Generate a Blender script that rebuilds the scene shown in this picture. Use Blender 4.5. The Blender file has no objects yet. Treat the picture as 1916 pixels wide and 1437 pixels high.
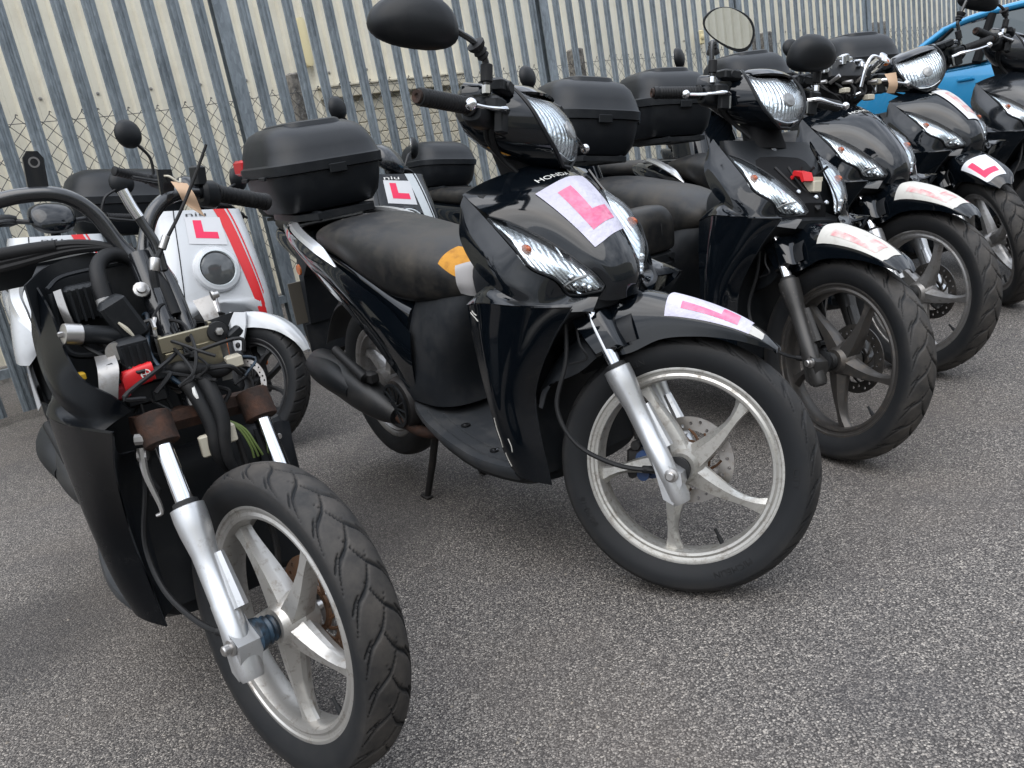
import bpy, bmesh, math, random
from mathutils import Vector, Matrix, noise as mnoise
random.seed(7)
V = Vector
R = math.radians
scene = bpy.context.scene
COL = scene.collection

# ------------------------------------------------------------------ camera, world, sun, exposure
PITCH, ROLL, FPX, CAM_H = R(15.65), R(10.3), 1540.0, 0.975
cam_data = bpy.data.cameras.new('camera')
cam_data.sensor_width = 36.0
cam_data.lens = 36.0 * FPX / 1916.0
cam_data.clip_start = 0.05
cam_data.clip_end = 2000.0
cam = bpy.data.objects.new('camera', cam_data)
COL.objects.link(cam)
_f = V((0, math.cos(PITCH), -math.sin(PITCH)))
_r = V((1, 0, 0))
_d = _f.cross(_r)
_r2 = math.cos(ROLL) * _r + math.sin(ROLL) * _d
_d2 = -math.sin(ROLL) * _r + math.cos(ROLL) * _d
cam.matrix_world = Matrix(((_r2.x, -_d2.x, -_f.x, 0), (_r2.y, -_d2.y, -_f.y, 0), (_r2.z, -_d2.z, -_f.z, CAM_H), (0, 0, 0, 1)))
scene.camera = cam

SUN_EL, SUN_AZ = R(58), R(200)        # azimuth measured clockwise from +Y (north)
world = bpy.data.worlds.new('World')
scene.world = world
world.use_nodes = True
wn, wl = world.node_tree.nodes, world.node_tree.links
wn.clear()
w_out = wn.new('ShaderNodeOutputWorld')
w_bg = wn.new('ShaderNodeBackground')
w_bg.inputs['Strength'].default_value = 0.15
sky = wn.new('ShaderNodeTexSky')
sky.sky_type = 'NISHITA'
sky.sun_disc = False
sky.sun_elevation = SUN_EL
sky.sun_rotation = SUN_AZ
sky.air_density = 1.6
sky.dust_density = 3.0
# a layer of broken cloud over the whole dome
w_tc = wn.new('ShaderNodeTexCoord')
w_map = wn.new('ShaderNodeMapping')
w_map.inputs['Scale'].default_value = (1.0, 1.0, 2.6)
w_no = wn.new('ShaderNodeTexNoise')
w_no.inputs['Scale'].default_value = 2.1
w_no.inputs['Detail'].default_value = 7.0
w_no.inputs['Roughness'].default_value = 0.58
w_ramp = wn.new('ShaderNodeValToRGB')
w_ramp.color_ramp.elements[0].position = 0.33
w_ramp.color_ramp.elements[0].color = (3.5, 3.9, 4.6, 1)
w_ramp.color_ramp.elements[1].position = 0.68
w_ramp.color_ramp.elements[1].color = (11.0, 11.5, 12.4, 1)
w_mix = wn.new('ShaderNodeMixRGB')
w_mix.inputs['Fac'].default_value = 0.86
wl.new(w_tc.outputs['Generated'], w_map.inputs['Vector'])
wl.new(w_map.outputs['Vector'], w_no.inputs['Vector'])
wl.new(w_no.outputs['Fac'], w_ramp.inputs['Fac'])
wl.new(sky.outputs['Color'], w_mix.inputs['Color1'])
wl.new(w_ramp.outputs['Color'], w_mix.inputs['Color2'])
w_sep = wn.new('ShaderNodeSeparateXYZ')
wl.new(w_tc.outputs['Generated'], w_sep.inputs['Vector'])
w_gr = wn.new('ShaderNodeMapRange')            # overcast sky: zenith about three times the horizon
w_gr.inputs['From Min'].default_value = 0.0
w_gr.inputs['From Max'].default_value = 1.0
w_gr.inputs['To Min'].default_value = 0.50
w_gr.inputs['To Max'].default_value = 1.5
wl.new(w_sep.outputs['Z'], w_gr.inputs['Value'])
w_mul = wn.new('ShaderNodeMixRGB')
w_mul.blend_type = 'MULTIPLY'
w_mul.inputs['Fac'].default_value = 1.0
wl.new(w_mix.outputs['Color'], w_mul.inputs['Color1'])
wl.new(w_gr.outputs['Result'], w_mul.inputs['Color2'])
wl.new(w_mul.outputs['Color'], w_bg.inputs['Color'])
wl.new(w_bg.outputs['Background'], w_out.inputs['Surface'])

sun_data = bpy.data.lights.new('sun', 'SUN')
sun_data.energy = 1.2
sun_data.angle = R(65)
sun_data.color = (1.0, 0.96, 0.9)
sun = bpy.data.objects.new('sun', sun_data)
COL.objects.link(sun)
_sd = V((math.sin(SUN_AZ) * math.cos(SUN_EL), math.cos(SUN_AZ) * math.cos(SUN_EL), math.sin(SUN_EL)))
sun.rotation_euler = _sd.to_track_quat('Z', 'Y').to_euler()
sun.location = (0, 0, 12)

vs = scene.view_settings
vs.view_transform = 'Standard'
vs.look = 'None'
vs.gamma = 1.0
vs.use_curve_mapping = False
vs.exposure = 0.58

# ------------------------------------------------------------------ helpers: geometry as (verts, faces)
def cat(*gs):
    v, f = [], []
    for g in gs:
        n = len(v)
        v += [V(p) for p in g[0]]
        f += [tuple(i + n for i in q) for q in g[1]]
    return v, f

def xf(g, m):
    return [m @ V(p) for p in g[0]], list(g[1])

def mir(g):
    return [V((p[0], -p[1], p[2])) for p in g[0]], [tuple(reversed(q)) for q in g[1]]

def both(g):
    return cat(g, mir(g))

def crv(p, t):
    """Catmull-Rom through p at parameter t in [0, len-1]"""
    n = len(p)
    i = min(max(int(t), 0), n - 2)
    u = t - i
    p1, p2 = V(p[i]), V(p[i + 1])
    p0 = V(p[i - 1]) if i > 0 else p1 * 2 - p2
    p3 = V(p[i + 2]) if i + 2 < n else p2 * 2 - p1
    return 0.5 * ((2 * p1) + (p2 - p0) * u + (2 * p0 - 5 * p1 + 4 * p2 - p3) * u * u + (3 * p1 - p0 - 3 * p2 + p3) * u ** 3)

def smooth(pts, n):
    return [crv(pts, k * (len(pts) - 1) / (n - 1)) for k in range(n)]

class Surf:
    def __init__(s, grid):
        s.g = [[V(p) for p in r] for r in grid]
        s.m, s.n = len(grid), len(grid[0])
    def at(s, u, v):
        col = [crv(r, v * (s.n - 1)) for r in s.g]
        return crv(col, u * (s.m - 1))
    def nrm(s, u, v):
        e = 1e-3
        a = s.at(min(u + e, 1), v) - s.at(max(u - e, 0), v)
        b = s.at(u, min(v + e, 1)) - s.at(u, max(v - e, 0))
        k = a.cross(b)
        return k.normalized() if k.length > 1e-12 else V((0, 0, 1))

def sheet(su, u0, u1, v0, v1, nu, nv, off=0.0, thick=0.0, uvf=None):
    """piece of a surface lifted by off along its normal, with a thickness"""
    P, N = [], []
    for i in range(nu + 1):
        for j in range(nv + 1):
            a, b = i / nu, j / nv
            u, v = (u0 + (u1 - u0) * a, v0 + (v1 - v0) * b) if uvf is None else uvf(a, b)
            n = su.nrm(u, v)
            P.append(su.at(u, v) + n * off)
            N.append(n)
    w = nv + 1
    F = [(i * w + j, (i + 1) * w + j, (i + 1) * w + j + 1, i * w + j + 1) for i in range(nu) for j in range(nv)]
    if not thick:
        return P, F
    n0 = len(P)
    P2 = P + [p - n * thick for p, n in zip(P, N)]
    F2 = F + [tuple(n0 + k for k in reversed(q)) for q in F]
    ring = [j for j in range(nv)] + [i * w + nv for i in range(nu)] + [nu * w + j for j in range(nv, 0, -1)] + [i * w for i in range(nu, 0, -1)]
    for k in range(len(ring)):
        a, b = ring[k], ring[(k + 1) % len(ring)]
        F2.append((a, b, b + n0, a + n0))
    return P2, F2

def patch(grid, nu=14, nv=14, thick=0.004):
    su = Surf(grid)
    return sheet(su, 0, 1, 0, 1, nu, nv, 0, thick)

def loft(rings, caps=True, n=None):
    """closed rings joined; n resamples along the length"""
    if n:
        m = len(rings[0])
        cols = [smooth([r[k] for r in rings], n) for k in range(m)]
        rings = [[cols[k][i] for k in range(m)] for i in range(n)]
    m = len(rings[0])
    P = [V(p) for r in rings for p in r]
    F = []
    for i in range(len(rings) - 1):
        for k in range(m):
            a, b = i * m + k, i * m + (k + 1) % m
            F.append((a, b, b + m, a + m))
    if caps:
        F.append(tuple(range(m - 1, -1, -1)))
        F.append(tuple(range((len(rings) - 1) * m, len(rings) * m)))
    return P, F

def sring(c, a, b, ex=2.6, n=24, ax='x', z0=None, top=None):
    """superellipse ring at c, half sizes a (across) and b (up) in the plane normal to ax"""
    out = []
    for k in range(n):
        t = 2 * math.pi * k / n
        ct, st = math.cos(t), math.sin(t)
        p = a * math.copysign(abs(ct) ** (2 / ex), ct)
        q = b * math.copysign(abs(st) ** (2 / ex), st)
        c = V(c)
        if ax == 'x':
            out.append(c + V((0, p, q)))
        elif ax == 'y':
            out.append(c + V((q, 0, p)))
        else:
            out.append(c + V((p, q, 0)))
    return out

def frames(pts):
    T = []
    for i in range(len(pts)):
        a = pts[min(i + 1, len(pts) - 1)] - pts[max(i - 1, 0)]
        T.append(a.normalized() if a.length > 1e-9 else V((0, 0, 1)))
    up = V((0, 0, 1)) if abs(T[0].z) < 0.9 else V((1, 0, 0))
    x = T[0].cross(up).normalized()
    out = []
    for i, t in enumerate(T):
        x = (x - t * x.dot(t))
        x = x.normalized() if x.length > 1e-9 else t.orthogonal().normalized()
        out.append((x, t.cross(x).normalized()))
    return out

def tube(pts, r, seg=10, n=None, caps=True, flat=1.0):
    pts = [V(p) for p in pts]
    rr = list(r) if isinstance(r, (list, tuple)) else [r] * len(pts)
    if n:
        m = len(pts)
        rr = [crv([V((a, 0, 0)) for a in rr], k * (m - 1) / (n - 1)).x for k in range(n)]
        pts = smooth(pts, n)
    fr = frames(pts)
    rings = []
    for p, (x, y), a in zip(pts, fr, rr):
        rings.append([p + x * (a * math.cos(2 * math.pi * k / seg)) + y * (a * flat * math.sin(2 * math.pi * k / seg)) for k in range(seg)])
    return loft(rings, caps)

def lathe(prof, c=(0, 0, 0), d=(0, 1, 0), seg=32, closed=False):
    """profile of (radius, along) turned round the axis d through c"""
    d = V(d).normalized()
    x = d.orthogonal().normalized()
    y = d.cross(x)
    c = V(c)
    P, F = [], []
    m = len(prof)
    for k in range(seg):
        t = 2 * math.pi * k / seg
        e = x * math.cos(t) + y * math.sin(t)
        P += [c + e * r + d * a for r, a in prof]
    for k in range(seg):
        k2 = (k + 1) % seg
        for i in range(m if closed else m - 1):
            j = (i + 1) % m
            F.append((k * m + i, k * m + j, k2 * m + j, k2 * m + i))
    if not closed:
        if prof[0][0] > 1e-6:
            F.append(tuple(k * m for k in range(seg)))
        if prof[-1][0] > 1e-6:
            F.append(tuple(k * m + m - 1 for k in range(seg - 1, -1, -1)))
    return P, F

def cyl(a, b, r, seg=16, bev=0.0):
    a, b = V(a), V(b)
    L = (b - a).length
    e = min(bev, r * .5, L * .4)
    return lathe([(r - e, 0), (r, e), (r, L - e), (r - e, L)] if e else [(r, 0), (r, L)], a, b - a, seg)

def ball(c, r, seg=16, sc=(1, 1, 1)):
    g = lathe([(max(1e-5, r * math.sin(math.pi * k / 10)), -r * math.cos(math.pi * k / 10)) for k in range(11)], (0, 0, 0), (0, 0, 1), seg)
    c = V(c)
    return [V((p.x * sc[0], p.y * sc[1], p.z * sc[2])) + c for p in g[0]], g[1]

def box(c, s, bev=0.0, m=None):
    x, y, z = (V(s) * .5)[:]
    if bev <= 0:
        P = [V((i * x, j * y, k * z)) for i in (-1, 1) for j in (-1, 1) for k in (-1, 1)]
        F = [(0, 1, 3, 2), (4, 6, 7, 5), (0, 4, 5, 1), (2, 3, 7, 6), (0, 2, 6, 4), (1, 5, 7, 3)]
    else:
        b = min(bev, x * .9, y * .9, z * .9)
        rings = []
        for zz, q in ((-z, b), (-z + b, 0), (z - b, 0), (z, b)):
            X, Y = x - q, y - q
            bb = b * .7
            rings.append([V((X - bb, -Y, zz)), V((X, -Y + bb, zz)), V((X, Y - bb, zz)), V((X - bb, Y, zz)), V((-X + bb, Y, zz)), V((-X, Y - bb, zz)), V((-X, -Y + bb, zz)), V((-X + bb, -Y, zz))])
        P, F = loft(rings)
    if m is not None:
        P = [m @ p for p in P]
    c = V(c)
    return [p + c for p in P], F

def prism(poly, h, m=None, off=(0, 0, 0)):
    """2D polygon (x,y) extruded by h in z, then placed"""
    n = len(poly)
    P = [V((a, b, -h / 2)) for a, b in poly] + [V((a, b, h / 2)) for a, b in poly]
    F = [tuple(range(n - 1, -1, -1)), tuple(range(n, 2 * n))] + [(i, (i + 1) % n, (i + 1) % n + n, i + n) for i in range(n)]
    o = V(off)
    P = [(m @ p if m is not None else p) + o for p in P]
    return P, F

XZ = Matrix(((1, 0, 0), (0, 0, -1), (0, 1, 0)))       # drawing plane (x, z), thickness along y

def plate(poly, y, t):
    return prism(poly, t, XZ, (0, y, 0))

def text_geo(s, size):
    cu = bpy.data.curves.new('lettering', 'FONT')
    cu.body = s
    cu.size = size
    cu.align_x = 'CENTER'
    cu.align_y = 'CENTER'
    cu.resolution_u = 3
    o = bpy.data.objects.new('lettering', cu)
    COL.objects.link(o)
    dg = bpy.context.evaluated_depsgraph_get()
    me = bpy.data.meshes.new_from_object(o.evaluated_get(dg))
    g = ([v.co.copy() for v in me.vertices], [tuple(p.vertices) for p in me.polygons])
    bpy.data.objects.remove(o)
    bpy.data.curves.remove(cu)
    bpy.data.meshes.remove(me)
    return g

def text_on(su, s, size, uc, vc, du, dv, off=.0012, flipu=1, flipv=1, swap=False, ex=1.0):
    """lettering laid on a surface: du, dv = surface parameter per metre"""
    P, F = text_geo(s, size)
    out = []
    for p in P:
        a, b = (p.x * ex, p.y)
        u, v = (uc + flipu * b * du, vc + flipv * a * dv) if not swap else (uc + flipu * a * du, vc + flipv * b * dv)
        u, v = min(max(u, 0), 1), min(max(v, 0), 1)
        out.append(su.at(u, v) + su.nrm(u, v) * off)
    return out, F

MESH = {}
def mesh_of(key, g, sharp=38):
    if key is not None and key in MESH:
        return MESH[key]
    if callable(g):
        g = g()
    me = bpy.data.meshes.new(key or 'part')
    me.from_pydata([tuple(p) for p in g[0]], [], [q for q in g[1]])
    me.polygons.foreach_set('use_smooth', [True] * len(me.polygons))
    me.update()
    bm = bmesh.new()
    bm.from_mesh(me)
    bmesh.ops.remove_doubles(bm, verts=bm.verts, dist=1e-6)
    bmesh.ops.recalc_face_normals(bm, faces=bm.faces)
    bm.to_mesh(me)
    bm.free()
    me.set_sharp_from_angle(angle=R(sharp))
    if key is not None:
        MESH[key] = me
    return me

def loose(g):
    """split geometry into its loose pieces"""
    P, F = g
    par = list(range(len(P)))
    def find(a):
        while par[a] != a:
            par[a] = par[par[a]]
            a = par[a]
        return a
    for q in F:
        r = find(q[0])
        for i in q[1:]:
            par[find(i)] = r
    groups = {}
    for q in F:
        groups.setdefault(find(q[0]), []).append(q)
    out = []
    for fs in groups.values():
        ids = sorted({i for q in fs for i in q})
        mp = {i: k for k, i in enumerate(ids)}
        out.append(([P[i] for i in ids], [tuple(mp[i] for i in q) for q in fs]))
    return out

SPL = {}
def obs(name, g, mat, parent=None, m=None, key=None, sharp=38, how='side'):
    """one object for each piece: left and right, or every loose piece"""
    if key is None or key not in SPL:
        pieces = loose(g() if callable(g) else g)
        if how == 'side':
            r = [p for p in pieces if sum(v[1] for v in p[0]) < 0]
            l = [p for p in pieces if sum(v[1] for v in p[0]) >= 0]
            pieces = [cat(*q) for q in (r, l) if q]
        if key is None:
            return [ob(name, p, mat, parent, m, None, sharp) for p in pieces][0]
        SPL[key] = pieces
    return [ob(name, p, mat, parent, m, '%s_%d' % (key, i), sharp) for i, p in enumerate(SPL[key])][0]

def ob(name, g, mat, parent=None, m=None, key=None, sharp=38, label=None, kind=None):
    me = mesh_of(key, g, sharp)
    o = bpy.data.objects.new(name, me)
    COL.objects.link(o)
    if not me.materials:
        me.materials.append(mat)
    if me.materials[0] is not mat:
        o.material_slots[0].link = 'OBJECT'
        o.material_slots[0].material = mat
    if parent is not None:
        o.parent = parent
    if m is not None:
        o.matrix_basis = m
    if label:
        o['label'] = label
    if kind:
        o['kind'] = kind
    return o

def empty(name, loc=(0, 0, 0), label=None, cat_=None, group=None, m=None):
    o = bpy.data.objects.new(name, None)
    COL.objects.link(o)
    o.empty_display_size = .1
    if m is not None:
        o.matrix_basis = m
    else:
        o.location = loc
    tag(o, label, cat_, group)
    return o

def tag(o, label=None, cat_=None, group=None, kind=None):
    if label:
        o['label'] = label
    if cat_:
        o['category'] = cat_
    if group:
        o['group'] = group
    if kind:
        o['kind'] = kind
    return o

# ------------------------------------------------------------------ materials
def mat(name, base, rough=.5, metal=0.0, coat=0.0, spec=.5, var=None, bump=None, dust=None, scratch=None, coords='Object', trans=0.0, ior=1.45, emit=None, rvar=0.0):
    m = bpy.data.materials.new(name)
    m.use_nodes = True
    nt = m.node_tree
    N, L = nt.nodes, nt.links
    b = N['Principled BSDF']
    b.inputs['Base Color'].default_value = (*base, 1)
    b.inputs['Roughness'].default_value = rough
    b.inputs['Metallic'].default_value = metal
    b.inputs['Coat Weight'].default_value = coat
    b.inputs['Coat Roughness'].default_value = .03
    b.inputs['Specular IOR Level'].default_value = spec
    b.inputs['Transmission Weight'].default_value = trans
    b.inputs['IOR'].default_value = ior
    if emit:
        b.inputs['Emission Color'].default_value = (*emit[:3], 1)
        b.inputs['Emission Strength'].default_value = emit[3]
    tc = N.new('ShaderNodeTexCoord')
    src = None
    def nz(scale, detail=4.0, rg=.55):
        t = N.new('ShaderNodeTexNoise')
        t.inputs['Scale'].default_value = scale
        t.inputs['Detail'].default_value = detail
        t.inputs['Roughness'].default_value = rg
        L.new(tc.outputs[coords], t.inputs['Vector'])
        return t.outputs['Fac']
    def ramp(s, a, c):
        r = N.new('ShaderNodeMapRange')
        r.inputs['From Min'].default_value = a
        r.inputs['From Max'].default_value = c
        L.new(s, r.inputs['Value'])
        return r.outputs['Result']
    def mixc(fac, c1, c2):
        x = N.new('ShaderNodeMixRGB')
        if isinstance(c1, tuple):
            x.inputs['Color1'].default_value = (*c1, 1)
        else:
            L.new(c1, x.inputs['Color1'])
        if isinstance(c2, tuple):
            x.inputs['Color2'].default_value = (*c2, 1)
        else:
            L.new(c2, x.inputs['Color2'])
        L.new(fac, x.inputs['Fac'])
        return x.outputs['Color']
    c = tuple(base)
    if var:                       # (colour, scale, lo, hi)
        c = mixc(ramp(nz(var[1]), var[2], var[3]), c, tuple(var[0]))
    if dust:
        d = ramp(nz(dust[1], 6, .7), dust[2], dust[3])
        c = mixc(d, c, tuple(dust[0]))
        rm = N.new('ShaderNodeMapRange')
        rm.inputs['To Min'].default_value = rough
        rm.inputs['To Max'].default_value = min(1, rough + .35)
        L.new(d, rm.inputs['Value'])
        L.new(rm.outputs['Result'], b.inputs['Roughness'])
    elif rvar:
        rm = N.new('ShaderNodeMapRange')
        rm.inputs['To Min'].default_value = max(.01, rough - rvar)
        rm.inputs['To Max'].default_value = rough + rvar
        L.new(nz(9, 5, .6), rm.inputs['Value'])
        L.new(rm.outputs['Result'], b.inputs['Roughness'])
    if not isinstance(c, tuple):
        L.new(c, b.inputs['Base Color'])
    if bump:                      # (scale, strength, distance)
        bp = N.new('ShaderNodeBump')
        bp.inputs['Strength'].default_value = bump[1]
        bp.inputs['Distance'].default_value = bump[2]
        L.new(nz(bump[0], 3, .6), bp.inputs['Height'])
        L.new(bp.outputs['Normal'], b.inputs['Normal'])
    return m

GLOSS = mat('gloss_black_paint', (.0026, .0040, .0060), .07, 0, .30, .45, dust=((.018, .019, .021), 26, .60, 1.25))
GLOSSDIM = mat('dimmed_gloss_black', (.0022, .003, .0042), .22, 0, 0, .22, dust=((.014, .014, .015), 18, .55, 1.1))  # dark copy of the gloss black; lowered reflection stands in for dark surroundings
GLOSS2 = mat('weathered_black_paint', (.006, .008, .011), .2, 0, .5, .5, dust=((.04, .04, .042), 16, .52, 1.05))
MATTE = mat('matte_black_plastic', (.0065, .0078, .0095), .46, spec=0.32, dust=((.028, .028, .028), 9, .52, 1.0), bump=(420, .12, .001))
TRIM = mat('grey_black_plastic', (.0105, .0125, .0155), .50, spec=0.35, dust=((.044, .043, .042), 7, .50, .98), bump=(320, .15, .001))
FLOORM = mat('worn_grey_footboard', (.022, .0245, .028), .52, spec=.4, dust=((.075, .072, .068), 8, .46, .92), bump=(320, .2, .001))
SEAT = mat('seat_vinyl', (.0085, .009, .0098), .42, spec=0.38, dust=((.075, .064, .050), 5, .44, .86), bump=(700, .25, .0008))
BOXM = mat('top_box_plastic', (.0075, .009, .0112), .40, spec=0.34, dust=((.024, .026, .028), 5, .5, 1.05), bump=(900, .22, .0006))
RUBBER = mat('rubber_black', (.008, .0085, .0095), .58, spec=0.35, dust=((.032, .030, .028), 14, .50, .98))
INNER = mat('dark_inside', (.004, .0042, .005), .75, spec=.2)
ENGINE = mat('grimy_engine_metal', (.018, .017, .017), .55, .3, dust=((.08, .06, .045), 11, .52, .9), bump=(60, .4, .003))
MUFF = mat('muffler_black', (.009, .010, .0115), .48, dust=((.045, .040, .035), 10, .5, .98))
SILVER = mat('painted_silver_alloy', (.50, .49, .46), .36, .75, 0, .5, dust=((.16, .135, .11), 60, .50, .78), bump=(160, .12, .0006))
SILVERC = mat('clean_silver_alloy', (.56, .57, .58), .32, .8, 0, .5, dust=((.20, .17, .14), 42, .56, .85))
DULL = mat('dull_speckled_alloy', (.44, .43, .41), .40, .75, 0, .5, dust=((.15, .115, .08), 55, .52, .80), bump=(160, .12, .0006))
BRONZE = mat('dark_alloy', (.085, .080, .076), .42, .7, 0, .5, dust=((.17, .14, .11), 40, .52, .85))
FORKD = mat('dark_fork_paint', (.045, .044, .043), .40, .5, dust=((.30, .27, .24), 70, .62, .85))
GREYAL = mat('mid_grey_alloy', (.27, .265, .26), .38, .75, dust=((.12, .10, .085), 45, .5, .85))
CHROME = mat('chrome', (.72, .73, .75), .09, 1.0, rvar=.05)
STEEL = mat('bare_steel', (.42, .41, .40), .30, .9, dust=((.20, .14, .09), 35, .56, .85))
DISC = mat('brake_disc_steel', (.36, .34, .32), .32, .9, dust=((.20, .15, .11), 40, .52, .9))
RUSTD = mat('rusty_disc', (.12, .075, .05), .6, .5, dust=((.20, .09, .04), 30, .42, .75), bump=(150, .4, .001))
RUST = mat('rusty_iron', (.022, .013, .010), .8, .2, var=((.060, .026, .015), 34, .42, .70), bump=(120, .7, .002))
ZINC = mat('zinc_plated_bracket', (.30, .275, .205), .34, .85, dust=((.20, .16, .10), 30, .52, .85))
DARKMET = mat('black_painted_tube', (.010, .011, .013), .22, .0, .6, dust=((.06, .055, .05), 30, .6, .95))
RED = mat('red_plastic', (.55, .018, .022), .38)
YELLOW = mat('yellow_plastic', (.62, .38, .03), .45)
NYLON = mat('cream_nylon', (.45, .42, .34), .5)
WHITEP = mat('white_paint', (.52, .54, .56), .22, 0, .7, dust=((.34, .33, .31), 7, .50, 1.0))
REDP = mat('red_stripe_vinyl', (.62, .025, .03), .35)
GREYP = mat('pale_grey_vinyl', (.52, .56, .58), .3)
PAPER = mat('white_paper', (.50, .49, .58), .6, var=((.44, .43, .52), 14, .3, .8), bump=(22, .8, .012))
PAPERW = mat('worn_white_vinyl', (.50, .49, .455), .5, dust=((.38, .36, .33), 35, .52, .85))
PINK = mat('pink_ink', (.60, .10, .22), .55, var=((.62, .26, .36), 40, .30, .78), bump=(22, .8, .012))
PINKF = mat('faded_red_ink', (.52, .20, .21), .55, var=((.50, .47, .44), 40, .34, .60))
LRED = mat('learner_red', (.74, .022, .09), .45)
LWHITE = mat('learner_white', (.58, .59, .61), .45)
FOAM = mat('orange_foam', (.50, .235, .03), .85, var=((.30, .13, .02), 40, .5, .8), bump=(220, .5, .002))
FLEECE = mat('grey_cloth', (.34, .33, .33), .95, bump=(500, .5, .001))
TAPE = mat('sticky_tape', (.55, .36, .28), .35)
AMBER = mat('amber_reflector', (.42, .10, .012), .25)
AMBERD = mat('amber_bulb', (.30, .075, .03), .2, .2)
REDREF = mat('red_lens', (.40, .01, .015), .2)
BLUEC = mat('blue_brake_caliper', (.018, .05, .14), .4, dust=((.03, .03, .03), 30, .5, .8))
BLUESEAL = mat('blue_grey_rubber_seal', (.02, .045, .075), .45, var=((.008, .013, .02), 60, .4, .6))
TAGP = mat('manila_tag', (.52, .36, .24), .8)
LETTERW = mat('white_lettering', (.75, .75, .72), .4)
LETTERD = mat('dark_lettering', (.03, .03, .033), .4)
MIRROR = mat('mirror_glass', (.82, .83, .82), .015, 1.0)
CARBLUE = mat('metallic_blue_paint', (.016, .23, .47), .22, .35, 1.0)
NGLASS = mat('grey_headlight_glass', (.085, .09, .092), .06, .3, 0, .7)
GLASSD = mat('tinted_glass', (.035, .05, .055), .04, 0, 0, .7)
NPLATE = mat('number_plate_back', (.10, .09, .075), .6)

def glass_mat(name, tint=(1, 1, 1), rough=.02, gl=.5):
    m = bpy.data.materials.new(name)
    m.use_nodes = True
    N, L = m.node_tree.nodes, m.node_tree.links
    N.clear()
    o = N.new('ShaderNodeOutputMaterial')
    t = N.new('ShaderNodeBsdfTransparent')
    t.inputs['Color'].default_value = (*tint, 1)
    g = N.new('ShaderNodeBsdfGlossy')
    g.inputs['Roughness'].default_value = rough
    lw = N.new('ShaderNodeLayerWeight')       # same reflectance from both sides of the thin shell
    lw.inputs['Blend'].default_value = .5
    pw = N.new('ShaderNodeMath')
    pw.operation = 'POWER'
    pw.inputs[1].default_value = 4.0
    f = N.new('ShaderNodeMath')
    f.operation = 'MULTIPLY_ADD'
    f.inputs[1].default_value = .75
    f.inputs[2].default_value = .035
    L.new(lw.outputs['Facing'], pw.inputs[0])
    L.new(pw.outputs['Value'], f.inputs[0])
    x = N.new('ShaderNodeMixShader')
    L.new(f.outputs['Value'], x.inputs['Fac'])
    L.new(t.outputs['BSDF'], x.inputs[1])
    L.new(g.outputs['BSDF'], x.inputs[2])
    L.new(x.outputs['Shader'], o.inputs['Surface'])
    return m
CLEAR = glass_mat('clear_lens_plastic', (.93, .95, .96), .03)

def fluted(name, scale=95, dirn='X', strength=.9, base=(.86, .88, .90), metal=.92):
    """silvered reflector with pressed flutes"""
    m = bpy.data.materials.new(name)
    m.use_nodes = True
    N, L = m.node_tree.nodes, m.node_tree.links
    b = N['Principled BSDF']
    b.inputs['Base Color'].default_value = (*base, 1)
    b.inputs['Metallic'].default_value = metal
    b.inputs['Roughness'].default_value = .20
    tc = N.new('ShaderNodeTexCoord')
    w = N.new('ShaderNodeTexWave')
    w.wave_type = 'BANDS'
    w.bands_direction = dirn
    w.inputs['Scale'].default_value = scale
    w.inputs['Distortion'].default_value = 1.6
    w.inputs['Detail'].default_value = 1.5
    w.inputs['Detail Scale'].default_value = 2.0
    n = N.new('ShaderNodeTexNoise')
    n.inputs['Scale'].default_value = 55
    a = N.new('ShaderNodeMath')
    a.operation = 'MULTIPLY_ADD'
    a.inputs[1].default_value = .5
    bp = N.new('ShaderNodeBump')
    bp.inputs['Strength'].default_value = strength
    bp.inputs['Distance'].default_value = .006
    L.new(tc.outputs['Object'], w.inputs['Vector'])
    L.new(tc.outputs['Object'], n.inputs['Vector'])
    L.new(w.outputs['Fac'], a.inputs[0])
    L.new(n.outputs['Fac'], a.inputs[2])
    L.new(a.outputs['Value'], bp.inputs['Height'])
    L.new(bp.outputs['Normal'], b.inputs['Normal'])
    return m
FLUTE = fluted('fluted_reflector', 52, 'DIAGONAL', .34, (.80, .82, .84), .8)
FLUTE2 = fluted('fluted_headlamp_reflector', 30, 'Y', .75, (.74, .76, .79), .78)

def tyre_mat(name, dustc, amt):
    m = bpy.data.materials.new(name)
    m.use_nodes = True
    N, L = m.node_tree.nodes, m.node_tree.links
    b = N['Principled BSDF']
    b.inputs['Roughness'].default_value = .66
    b.inputs['Specular IOR Level'].default_value = .32
    tc = N.new('ShaderNodeTexCoord')
    at = N.new('ShaderNodeAttribute')
    at.attribute_name = 'tread'
    n = N.new('ShaderNodeTexNoise')
    n.inputs['Scale'].default_value = 16
    n.inputs['Detail'].default_value = 7
    n.inputs['Roughness'].default_value = .65
    mr = N.new('ShaderNodeMapRange')
    mr.inputs['From Min'].default_value = .25
    mr.inputs['From Max'].default_value = .75
    mu = N.new('ShaderNodeMath')
    mu.operation = 'MULTIPLY'
    mx = N.new('ShaderNodeMixRGB')
    mx.inputs['Color1'].default_value = (.0058, .0072, .0092, 1)
    mx.inputs['Color2'].default_value = (*dustc, 1)
    m2 = N.new('ShaderNodeMath')
    m2.operation = 'MULTIPLY'
    m2.inputs[1].default_value = amt
    L.new(tc.outputs['Object'], n.inputs['Vector'])
    L.new(n.outputs['Fac'], mr.inputs['Value'])
    L.new(mr.outputs['Result'], mu.inputs[0])
    L.new(at.outputs['Fac'], mu.inputs[1])
    L.new(mu.outputs['Value'], m2.inputs[0])
    L.new(m2.outputs['Value'], mx.inputs['Fac'])
    L.new(mx.outputs['Color'], b.inputs['Base Color'])
    return m
TYRE = tyre_mat('tyre_rubber', (.050, .045, .040), .85)
TYRE2 = tyre_mat('dusty_tyre_rubber', (.080, .071, .062), 1.0)

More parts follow.
